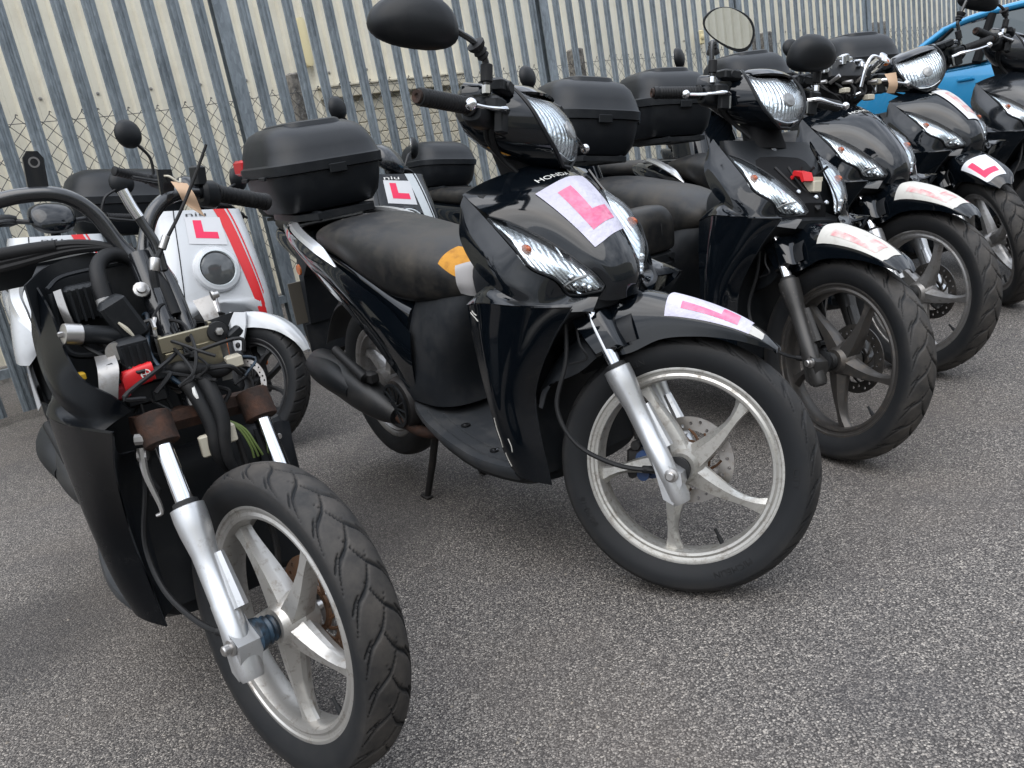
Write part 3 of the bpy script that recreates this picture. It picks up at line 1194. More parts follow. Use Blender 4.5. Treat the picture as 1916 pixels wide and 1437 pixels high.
WINGS = Surf([
    [(.990, -.209, .706), (1.016, -.206, .692), (1.055, -.192, .670), (1.104, -.165, .643)],
    [(.940, -.214, .680), (.990, -.220, .684), (1.055, -.206, .668), (1.142, -.165, .650)],
    [(.893, -.214, .652), (.980, -.229, .668), (1.075, -.207, .664), (1.185, -.157, .662)]])
SHIELDS = Surf([
    [(.893, -.213, .650), (.980, -.228, .666), (1.075, -.206, .662), (1.185, -.156, .660)],
    [(.900, -.217, .570), (.970, -.228, .575), (1.045, -.203, .565), (1.110, -.165, .575)],
    [(.915, -.217, .450), (.960, -.223, .450), (1.000, -.203, .440), (1.030, -.166, .440)],
    [(.930, -.212, .340), (.965, -.213, .330), (1.000, -.193, .320), (1.030, -.162, .320)],
    [(.946, -.202, .268), (.975, -.198, .250), (1.003, -.183, .240), (1.033, -.158, .230)]])
SIDES = Surf([
    [(-.46, -.075, .790), (-.30, -.120, .772), (-.10, -.152, .735), (.10, -.168, .700), (.27, -.168, .640), (.39, -.160, .588), (.478, -.150, .520)],
    [(-.46, -.078, .770), (-.30, -.128, .742), (-.10, -.165, .695), (.10, -.180, .640), (.27, -.182, .560), (.39, -.176, .495), (.480, -.162, .450)],
    [(-.455, -.072, .748), (-.29, -.112, .706), (-.09, -.146, .638), (.10, -.160, .565), (.26, -.162, .470), (.37, -.158, .385), (.448, -.150, .330)]])
SEATR = []
for x, zb_, zt, hw in ((-.115, .748, .772, .075), (-.095, .725, .792, .115), (-.02, .708, .806, .140), (.10, .690, .814, .155), (.24, .640, .800, .160), (.37, .592, .786, .155), (.50, .585, .768, .140), (.60, .597, .742, .118), (.665, .612, .712, .098), (.700, .630, .690, .075), (.708, .645, .672, .045)):
    c = (zb_ + zt) / 2
    hh = (zt - zb_) / 2
    ring = []
    for k in range(33):
        t = math.pi * (1.5 - 2 * k / 32)
        ct, st = math.cos(t), math.sin(t)
        e = 2.5 if st > 0 else 3.4
        ring.append((x, -hw * math.copysign(abs(ct) ** (2 / e), ct) * -1, c + hh * math.copysign(abs(st) ** (2 / e), st)))
    SEATR.append(ring)
SEATS = Surf(SEATR)
def seat_geo():
    return loft([[V(p) for p in r[:-1]] for r in SEATR], True, 40)

def tail_geo():
    return loft([sring((x, 0, z), w, h, 3, 20) for x, z, w, h in ((-.48, .768, .055, .018), (-.44, .765, .075, .035), (-.30, .745, .108, .045), (-.10, .700, .135, .055), (.10, .640, .145, .07), (.30, .560, .145, .09), (.44, .50, .135, .10))], True, 20)

def underseat_geo():
    r = []
    for z, x0, x1, hw in ((.318, .30, .610, .150), (.36, .30, .605, .155), (.42, .32, .618, .150), (.50, .36, .655, .140), (.58, .40, .690, .118), (.64, .42, .700, .090)):
        r.append(sring(((x0 + x1) / 2, 0, z), (x1 - x0) / 2, hw, 3.2, 32, 'z'))
    return loft(r, True, 18)

def floor_geo():
    oy = [(.40, .140), (.47, .172), (.56, .198), (.68, .217), (.80, .222), (.90, .214), (.955, .200)]
    def z(x):
        return .312 - .045 * min(1, max(0, (x - .42) / .4))
    top, P, F = smooth([V((x, y, 0)) for x, y in oy], 22), [], []
    rings = []
    for p in top:
        zz = z(p.x)
        rings.append([V((p.x, -p.y, zz - .012)), V((p.x, -p.y + .004, zz - .001)), V((p.x, -p.y + .02, zz)), V((p.x, 0, zz + .001)), V((p.x, p.y - .02, zz)), V((p.x, p.y - .004, zz - .001)), V((p.x, p.y, zz - .012)), V((p.x, p.y - .012, zz - .035)), V((p.x, -p.y + .012, zz - .035))])
    g = [loft(rings)]
    for k, off in ((0, .030), (1, .062)):
        for s in (-1, 1):
            pts = [V((p.x, s * (p.y - off), z(p.x) + .0008)) for p in top[(5 + k * 2):]]
            g.append(tube(pts, .0042, 6))
    return cat(*g)

def floorhole_geo():
    g = []
    for x, y in ((.66, -.135), (.83, -.165), (.66, .135), (.83, .165)):
        zz = .312 - .045 * min(1, max(0, (x - .42) / .4))
        g.append(lathe([(.011, 0), (.013, .0015), (.0125, .004), (.010, .0035)], (x, y, zz), (0, 0, 1), 14))
    return cat(*g)

def floorbolt_geo():
    g = []
    for x, y in ((.66, -.135), (.83, -.165), (.66, .135), (.83, .165)):
        zz = .312 - .045 * min(1, max(0, (x - .42) / .4))
        g.append(lathe([(.0065, .001), (.0065, .005), (.004, .006)], (x, y, zz), (0, 0, 1), 10))
    return cat(*g)

def undertray_geo():
    return loft([sring((x, 0, z), w, h, 3, 20) for x, z, w, h in ((.40, .235, .11, .055), (.55, .225, .150, .055), (.75, .215, .175, .05), (.92, .225, .170, .04), (.99, .25, .15, .04))], True, 14)

def innershield_geo():
    r = []
    for z, x0, x1, hw in ((.245, .945, 1.010, .165), (.33, .925, .995, .188), (.45, .905, .985, .200), (.56, .890, 1.00, .203), (.66, .895, 1.07, .182), (.74, .890, 1.05, .158), (.82, .885, .985, .160), (.880, .880, .930, .155)):
        r.append(sring(((x0 + x1) / 2, 0, z), (x1 - x0) / 2, hw, 4, 32, 'z'))
    return loft(r, True, 24)

def pocket_geo():
    return both(loft([sring((.900, -.105, z), w * .8, w, 3, 20, 'z') for z, w in ((.60, .05), (.66, .068), (.71, .070), (.74, .055), (.752, .03))], True, 12))

def noseunder_geo():
    # dark apron under the nose, above the front wheel
    return loft([sring((x, 0, z), w, h, 3, 20) for x, z, w, h in ((.95, .58, .19, .10), (1.03, .615, .165, .07), (1.10, .635, .135, .035), (1.155, .640, .08, .012))], True, 12)

def frontinner_geo():
    return both(patch([[(1.185, -.155, .655), (1.10, -.150, .60), (1.05, -.12, .58)], [(1.110, -.163, .572), (1.045, -.150, .55), (1.00, -.12, .55)], [(1.030, -.164, .440), (.995, -.150, .44), (.97, -.10, .44)], [(1.033, -.156, .230), (1.01, -.150, .24), (.98, -.10, .25)]], 14, 8, .003))

def column_geo():
    return loft([sring((x, 0, z), w, h, 3, 20, 'z') for x, z, w, h in ((.915, .86, .040, .065), (.890, .91, .045, .055), (.87, .96, .050, .055), (.86, 1.0, .05, .06))], True, 12)

# steered upper part
HEADG = []
for x, z, w, b in ((.916, 1.070, .080, .032), (.958, 1.050, .093, .042), (.995, 1.012, .094, .044), (1.012, .974, .080, .035), (1.010, .939, .052, .020), (.996, .912, .018, .005)):
    HEADG.append([(x - b * abs(k) ** 1.6, w * k, z + .010 * (abs(k) ** 2) * (1 if z > 1.0 else 0)) for k in (-1, -.72, -.38, 0, .38, .72, 1)])
HEADS = Surf(HEADG)
def head_loop(n=64):
    """outline of the headlight, by angle in the y-z plane"""
    fine = []
    for m in range(400):
        t = 4 * m / 400
        u, v = (0, t) if t <= 1 else (t - 1, 1) if t <= 2 else (1, 3 - t) if t <= 3 else (4 - t, 0)
        fine.append(HEADS.at(u, v))
    out = []
    for k in range(n):
        a = 2 * math.pi * k / n
        d = V((0, math.cos(a), math.sin(a)))
        out.append(max(fine, key=lambda p: V((0, p.y, p.z - 1.005)).normalized().dot(d)).copy())
    return out
def barcowl_geo():
    lp = head_loop()
    n = len(lp)
    def srg(x, z, w, h, e):
        return sring((x, 0, z), w, h, e, n)
    r3 = [V((p.x - .004, p.y * 1.035, 1.005 + (p.z - 1.005) * 1.05)) for p in lp]
    r4 = [V((p.x - .010, p.y * .93, 1.005 + (p.z - 1.005) * .93)) for p in lp]
    def mixr(a, b, t):
        return [p * (1 - t) + q * t for p, q in zip(a, b)]
    rb = srg(.850, 1.010, .156, .078, 2.5)
    m1 = mixr(rb, r3, .5)
    m1 = [V((p.x, p.y * 1.04, 1.01 + (p.z - 1.01) * 1.06)) for p in m1]
    g = [loft([srg(.795, 1.022, .146, .030, 2.6), srg(.812, 1.016, .156, .058, 2.6), rb, m1, r3, r4], False)]
    g.append(loft([srg(.793, 1.022, .10, .02, 2.6), srg(.795, 1.022, .146, .030, 2.6)]))
    # brow over the lamp
    g.append(patch([[(.850, -.125, 1.066), (.855, -.06, 1.086), (.860, 0, 1.091), (.855, .06, 1.086), (.850, .125, 1.066)], [(.885, -.115, 1.066), (.905, -.06, 1.081), (.912, 0, 1.086), (.905, .06, 1.081), (.885, .115, 1.066)], [(.908, -.098, 1.060), (.938, -.055, 1.066), (.948, 0, 1.069), (.938, .055, 1.066), (.908, .098, 1.060)]], 10, 20, .006))
    for s in (-1, 1):
        g.append(loft([sring((x, .165 * s + dy * s, z), w, h, 3.2, 16) for x, dy, z, w, h in ((.835, .01, 1.035, .030, .018), (.85, .01, 1.038, .040, .028), (.88, 0, 1.036, .038, .026), (.90, -.01, 1.03, .03, .018))]))
    return cat(*g)
def headshell_geo():
    return sheet(HEADS, 0, 1, 0, 1, 26, 26, .001, .004)
def headbulb_geo():
    c = HEADS.at(.5, .5)
    d = (HEADS.nrm(.5, .5)).normalized()
    if d.x < 0:
        d = -d
    return lathe([(.019, 0), (.021, .002), (.019, .005), (.009, .006), (.008, .0065)], c - d * .0085, d, 20)
def visor_geo():
    return patch([[(.955, -.062, .952), (.992, -.050, .938), (1.000, 0, .925), (.992, .050, .938), (.955, .062, .952)], [(.940, -.045, .935), (.968, -.030, .918), (.975, 0, .910), (.968, .030, .918), (.940, .045, .935)]], 6, 16, .003)
def bezel_geo():
    n = 60
    pts = []
    for k in range(n + 1):
        t = 4 * k / n
        if t <= 1: u, v = 0, t
        elif t <= 2: u, v = t - 1, 1
        elif t <= 3: u, v = 1, 3 - t
        else: u, v = 4 - t, 0
        pts.append(HEADS.at(u, v))
    return tube(pts, .005, 6)

def grip_geo():
    g = []
    for s in (-1, 1):
        a, b = V((.835, s * .352, 1.008)), V((.868, s * .215, 1.013))
        d = b - a
        L = d.length
        prof = [(.013, 0), (.0165, .001), (.0175, .006), (.0175, .013), (.0160, .015)]
        for k in range(14):
            y = .019 + k * .0078
            prof += [(.0160, y), (.0172, y + .002), (.0172, y + .0052), (.0160, y + .0072)]
        prof += [(.0165, L - .006), (.021, L - .004), (.021, L)]
        g.append(lathe(prof, a, d, 20))
    return cat(*g)
def barend_geo():
    return both(lathe([(.004, -.001), (.006, -.004), (.0125, -.005), (.0135, 0)], (.835, -.353, 1.008), (.033, .137, .005), 18))
def switch_geo():
    g = []
    for s in (-1, 1):
        g.append(loft([sring((.872, s * y, 1.005), a, b, 3, 16, 'y') for y, a, b in ((.212, .020, .022), (.200, .030, .026), (.165, .032, .028), (.135, .026, .028))]))
        g.append(box((.905, s * .175, 1.02), (.035, .045, .028), .006))
        g.append(box((.915, s * .165, .985), (.02, .03, .045), .004))
    return cat(*g)
def lever_geo(droop=0.0):
    g = []
    for s in (-1, 1):
        z = droop
        pts = [(.912, s * .148, 1.006), (.928, s * .175, 1.008), (.931, s * .205, 1.004 - z * .3), (.926, s * .25, .999 - z * .6), (.920, s * .292, .997 - z)]
        g.append(tube(pts, [.0105, .0115, .0085, .0065, .006], 10, 14, True, .7))
        g.append(ball((.919, s * .299, .997 - z), .0118, 14))
        g.append(box((.912, s * .150, .985), (.016, .020, .040), .003))
    return cat(*g)
def reservoir_geo():
    g = []
    for s in (-1, 1):
        g.append(box((.888, s * .135, 1.062), (.058, .060, .030), .006))
        g.append(lathe([(.001, .004), (.010, .004), (.012, 0)], (.918, s * .135, 1.062), (1, 0, 0), 14))
    return cat(*g)

def mirror_parts(root, S, s, style, Mg):
    """s = -1 right, +1 left; style: 'out', 'up', 'down'"""
    base = V((.897, s * .195, 1.050))
    if style == 'out':
        pts = [base, V((.897, s * .198, 1.085)), V((.897, s * .205, 1.105)), V((.890, s * .232, 1.128)), V((.868, s * .268, 1.145))]
        c, nx, up, w, h = V((.806, s * .324, 1.152)), V((-.66, -s * .74, -.06)), V((0, 0, 1)), .084, .050
        ctr = -.018
    elif style == 'up':
        pts = [base, V((.893, s * .198, 1.125)), V((.890, s * .195, 1.15)), V((.885, s * .190, 1.140)), V((.880, s * .180, 1.150))]
        c, nx, up, w, h = V((.880, s * .128, 1.196)), V((.80, s * .52, -.12)), V((-.30, -s * .62, .72)), .076, .049
        ctr = 0
    elif style == 'tall':
        pts = [base, V((.897, s * .20, 1.11)), V((.895, s * .205, 1.135)), V((.885, s * .245, 1.185)), V((.875, s * .275, 1.215))]
        c, nx, up, w, h = V((.868, s * .345, 1.235)), V((-.95, -s * .10, -.05)), V((0, 0, 1)), .080, .048
        ctr = 0
    else:
        pts = [base, V((.897, s * .198, 1.10)), V((.900, s * .20, 1.125)), V((.905, s * .19, 1.125)), V((.908, s * .185, 1.130))]
        c, nx, up, w, h = V((.918, s * .145, 1.140)), V((-.9, s * .2, .3)), V((0, 0, 1)), .075, .052
        ctr = 0
    st = ob('mirror_stem', tube(pts, [.0075, .0075, .007, .0065, .0060], 10, 20), DARKMET, root, S)
    a, b = pts[1], pts[0]
    obs('rubber_boot', cat(lathe([(.009, 0), (.0125, .002), (.0125, .034), (.009, .036)], a - (a - b) * .9 + V((0, 0, .006)), V((0, 0, 1)), 14), lathe([(.009, 0), (.013, .004), (.011, .010), (.0145, .014), (.012, .020), (.017, .026), (.019, .034), (.008, .036)], pts[2], pts[3] - pts[2], 14)), RUBBER, st, how='loose')
    ob('lock_nut', cyl(base + V((0, 0, -.012)), base + V((0, 0, .004)), .0095, 6), CHROME, st)
    n = nx.normalized()
    x = up.cross(n).normalized()
    y = n.cross(x).normalized()
    rings = []
    for k, t in ((1.0, 0.0), (1.03, -.006), (1.0, -.016), (.86, -.034), (.60, -.046), (.25, -.052)):
        ring = []
        for q in sring((0, 0, 0), 1, 1, 2.35, 32):
            p = x * (q.y * w * k * (1 - .16 * q.z)) + y * (q.z * h * k * (1 + .10 * q.y * (s if style == 'out' else 1)))
            ring.append(c + p + n * t + n * (-.010 * abs(q.z) * (t < -.02) * 0))
        rings.append(ring)
    ob('mirror_housing', loft(rings), MATTE, root, S)
    gl = [c + n * .0012 + x * (q.y * w * .93 * (1 - .16 * q.z)) + y * (q.z * h * .93) for q in sring((0, 0, 0), 1, 1, 2.35, 32)]
    gg = [c + n * .0004 + x * (q.y * w * .93 * (1 - .16 * q.z)) + y * (q.z * h * .93) for q in sring((0, 0, 0), 1, 1, 2.35, 32)]
    ob('mirror_glass', loft([gg, gl]), MIRROR, root, S)

# rear end
def rear_rim_geo():
    fl = [(.190, -.034), (.186, -.036), (.178, -.034), (.172, -.028), (.166, -.030), (.160, -.02), (.158, 0), (.160, .02), (.166, .030), (.172, .028), (.178, .034), (.186, .036), (.190, .034), (.180, .02), (.180, -.02)]
    g = [lathe(fl, (0, 0, 0), (0, 1, 0), 64, True)]
    for k in range(5):
        g.append(spoke(2 * math.pi * k / 5, .03, .163, .28, .05, .024, .05, .028))
    g.append(lathe([(.014, -.045), (.045, -.045), (.050, .0), (.045, .045), (.014, .045)], (0, 0, 0), (0, 1, 0), 24))
    return cat(*g)
def muffler_geo():
    pts = [(-.125, -.185, .354), (-.115, -.185, .352), (-.03, -.188, .343), (.08, -.186, .328), (.19, -.182, .300), (.27, -.175, .275), (.33, -.165, .255)]
    return tube(pts, [.028, .050, .057, .058, .054, .042, .026], 20, 30, True, 1.12)
def muffshield_geo():
    pts = [(-.10, -.205, .364), (-.01, -.212, .354), (.08, -.211, .343), (.17, -.206, .318)]
    return tube(pts, [.040, .050, .050, .036], 16, 18, True, .9)
def exhaust_geo():
    return tube([(.33, -.16, .252), (.40, -.14, .215), (.47, -.09, .205), (.53, -.03, .22), (.56, 0, .26)], .017, 10, 20)
def engine_geo():
    g = [loft([sring((x, y, z), w, h, 3, 20) for x, y, z, w, h in ((-.06, .10, .27, .035, .07), (.05, .10, .27, .04, .085), (.22, .09, .285, .05, .10), (.36, .04, .285, .10, .095), (.44, .0, .270, .10, .065), (.50, .0, .27, .085, .055), (.54, .0, .27, .06, .05))], True, 20)]
    g.append(lathe([(.030, 0), (.072, .004), (.080, .020), (.080, .075), (.06, .085)], (.345, -.165, .292), (0, 1, 0), 28))
    g.append(tube([(.36, -.10, .215), (.25, -.125, .205), (.10, -.10, .235), (0, -.08, .259)], [.02, .018, .018, .026], 10, 14))
    return cat(*g)
def fan_geo():
    g = [lathe([(.066, 0), (.066, -.006), (.058, -.006), (.058, 0)], (.345, -.168, .292), (0, 1, 0), 28, True), lathe([(.001, -.004), (.014, -.004), (.016, 0)], (.345, -.170, .292), (0, 1, 0), 12)]
    for k in range(12):
        a = 2 * math.pi * k / 12
        g.append(tube([(.345 + .014 * math.cos(a), -.172, .292 + .014 * math.sin(a)), (.345 + .060 * math.cos(a + .35), -.172, .292 + .060 * math.sin(a + .35))], .0028, 6))
    return cat(*g)
def shock_geo():
    g = [cyl((-.04, .135, .30), (.02, .135, .56), .012, 10)]
    pts = [(-.04 + .06 * t / 80 + .022 * math.cos(t * .55), .135 + .022 * math.sin(t * .55), .33 + .20 * t / 80) for t in range(81)]
    g.append(tube(pts, .0042, 6))
    return cat(*g)
def hugger_geo():
    rows = []
    for a, ro in ((60, .30), (90, .305), (125, .31), (160, .33)):
        t = R(a)
        rows.append([(ro * math.cos(t), y, .259 + (ro - .02 * (abs(y) > .06)) * math.sin(t)) for y in (-.075, -.06, -.03, 0, .03, .06, .075)])
    return cat(patch(rows, 12, 12, .003), loft([[V((x, y, z)) for x, z in ((-.30, .70), (-.44, .72), (-.465, .60), (-.475, .42), (-.455, .42), (-.42, .60))] for y in (-.06, -.055, .055, .06)]), box((-.470, 0, .36), (.006, .15, .12), .002))
def plate_geo():
    return box((-.485, 0, .50), (.005, .205, .155), .001, Matrix.Rotation(R(0), 3, 'Y'))
def peg_geo():
    return both(cat(tube([(.235, -.165, .362), (.235, -.20, .368), (.10, -.215, .44)], [.016, .016, .015], 10), box((.245, -.182, .365), (.045, .03, .035), .006)))
def stand_geo():
    g = []
    for s in (-1, 1):
        g.append(tube([(.400, s * .085, .20), (.355, s * .095, .08), (.310, s * .108, -.032)], [.012, .011, .010], 10))
        g.append(box((.305, s * .110, -.036), (.045, .022, .010), .003))
    g.append(tube([(.39, -.09, .185), (.39, .09, .185)], .011, 10))
    return cat(*g)
def sidestand_geo():
    return cat(tube([(.52, .115, .205), (.535, .16, .12), (.545, .205, .032)], [.011, .010, .009], 10), box((.548, .212, .030), (.05, .035, .006), .002))
def grab_geo():
    g = []
    for s in (-1, 1):
        path = smooth([V((.150, s * .178, .690)), V((.085, s * .190, .736)), (V((-.02, s * .188, .774))), V((-.14, s * .160, .796)), V((-.24, s * .115, .800))], 18)
        g.append(loft([[c + V((0, s * a, b)) * min(1, .15 + i * .2) for a, b in ((-.016, -.006), (.010, -.010), (.018, 0), (.010, .012), (-.012, .013), (-.018, .003))] for i, c in enumerate(path)]))
    g.append(box((-.25, 0, .797), (.09, .24, .018), .006))
    return cat(*g)
def rack_geo():
    g = [loft([[V((x, y, z)) for x, y in ((-.44, -.11), (-.44, .11), (-.16, .14), (-.08, .10), (-.08, -.10), (-.16, -.14))] for z in (.812, .832)])]
    for s in (-1, 1):
        g.append(box((-.24, s * .085, .822), (.30, .018, .03), .005))
    return cat(*g)
BOXC = (-.285, 0)
def tb_ring(z, a, b, ex=4.2, dx=0):
    return sring((BOXC[0] + dx, 0, z), a, b, ex, 48, 'z')
def boxbase_geo():
    return loft([tb_ring(.834, .120, .130), tb_ring(.840, .150, .158), tb_ring(.870, .176, .178), tb_ring(.915, .190, .188), tb_ring(.958, .197, .194)])
def boxlid_geo():
    return loft([tb_ring(.960, .196, .193), tb_ring(.961, .205, .203), tb_ring(.990, .206, .204), tb_ring(.996, .200, .198), tb_ring(1.030, .192, .190, 4.0, -.004), tb_ring(1.068, .175, .178, 3.8, -.012), tb_ring(1.092, .150, .160, 3.6, -.018), tb_ring(1.106, .112, .132, 3.4, -.022), tb_ring(1.110, .05, .07, 3, -.025)])
def boxtop_geo():
    g = [loft([tb_ring(1.098, .135, .105, 5, -.02), tb_ring(1.112, .128, .098, 5, -.02), tb_ring(1.116, .118, .088, 5, -.02)])]
    return cat(*g)
def boxseam_geo():
    g = []
    for s in (-1, 1):
        for x in (-.36, -.20):
            g.append(box((x, s * .207, .958), (.05, .008, .012), .002))
    g.append(box((BOXC[0] + .207, 0, .96), (.008, .06, .03), .003))
    return cat(*g)
def boxrefl_geo():
    return cat(box((BOXC[0] - .205, .0, .935), (.006, .26, .045), .002), both(box((BOXC[0] - .150, -.185, 1.00), (.09, .022, .05), .008)))

def cable_geo():
    return tube([(1.035, -.10, .60), (1.045, -.115, .50), (1.030, -.125, .40), (1.075, -.125, .325), (1.16, -.115, .287), (1.235, -.100, .280), (1.265, -.075, .278)], .0052, 8, 40)
def cable2_geo():
    g = [cyl((1.215, -.105, .281), (1.262, -.078, .278), .008, 10)]
    g.append(tube([(1.06, -.10, .575), (1.075, -.115, .535), (1.09, -.11, .505), (1.05, -.11, .49)], .0028, 6, 14))
    return cat(*g)
def caliper_geo():
    return cat(box((1.185, .055, .262), (.055, .030, .075), .010), cyl((1.178, .035, .275), (1.178, .020, .275), .018, 14), cyl((1.178, .035, .238), (1.178, .020, .238), .014, 14))
def caliperb_geo():
    return cat(box((1.160, .052, .270), (.05, .042, .05), .008), cyl((1.155, .030, .300), (1.155, .085, .300), .011, 8), cyl((1.150, .030, .235), (1.150, .085, .235), .011, 8), tube([(1.15, .06, .31), (1.13, .07, .37), (1.10, .06, .46), (1.08, .05, .56)], .006, 8, 16), box((1.215, .070, .300), (.06, .012, .06), .003))
def leads_geo():
    g = []
    for k, s in ((0, -1), (1, -1), (2, 1), (3, 1)):
        o = .012 * (k % 2)
        g.append(tube([(.885 + o, s * .16, 1.00), (.865 + o, s * .135, .965), (.875, s * .09, .93), (.90, s * (.05 + o), .90), (.925, s * .04, .87)], .0060, 8, 18))
    return cat(*g)

def sidewall_text(s, a0, r=.2345, size=.020, y=-.0452):
    P, F = text_geo(s, size)
    top = [V((0, 0, 0))] * len(P)
    out = []
    for p in P:
        a = R(a0) - p.x / r
        rr = r + p.y
        yy = y + .006 * ((rr - .234) / .02) ** 2
        out.append(V((rr * math.cos(a), yy, rr * math.sin(a))))
    n = len(out)
    return out + [q + V((0, .003, 0)) for q in out], F + [tuple(i + n for i in f) for f in F]

def lplate(su, u0, u1, v0, v1, parent, S, paper, ink, name='learner_plate', curl=.0016, skew=0.0, lab=None, v0b=None, v1b=None):
    v0b = v0 if v0b is None else v0b
    v1b = v1 if v1b is None else v1b
    def f(a, b):
        va, vb = v0 + (v0b - v0) * a, v1 + (v1b - v1) * a
        return u0 + (u1 - u0) * a + skew * (b - .5), va + (vb - va) * b
    def sub(a0, a1, b0, b1):
        return lambda a, b: f(a0 + (a1 - a0) * a, b0 + (b1 - b0) * b)
    pl = ob(name, sheet(su, 0, 0, 0, 0, 10, 10, curl, .0005, f), paper, parent, S, label=lab)
    L1 = sheet(su, 0, 0, 0, 0, 6, 3, curl + .0007, .0003, sub(.16, .60, .20, .44))
    L2 = sheet(su, 0, 0, 0, 0, 3, 8, curl + .0007, .0003, sub(.60, .82, .20, .82))
    ob('letter', cat(L1, L2), ink, pl)
    return pl

class FlipN:
    """same surface with the normal pointing outward along +want"""
    def __init__(s, su, want):
        s.s = su
        n = su.nrm(.5, .5)
        s.k = 1 if n.dot(V(want)) > 0 else -1
    def at(s, u, v):
        return s.s.at(u, v)
    def nrm(s, u, v):
        return s.s.nrm(u, v) * s.k
HOODO = FlipN(HOODS, (1, 0, .6))
FENDO = FlipN(FENDS, (0, 0, 1))
LENSO = FlipN(LENSS, (.6, -.5, .5))
SIDEO = FlipN(SIDES, (0, -1, .2))
SEATO = FlipN(SEATS, (.0, 0, 1))
HEADO = FlipN(HEADS, (1, 0, 0))
def headshell_geo(): return sheet(HEADO, 0, 1, 0, 1, 26, 26, .001, .004)
def headrefl_geo(): return sheet(HEADO, .02, .98, .02, .98, 20, 20, -.009, .002)

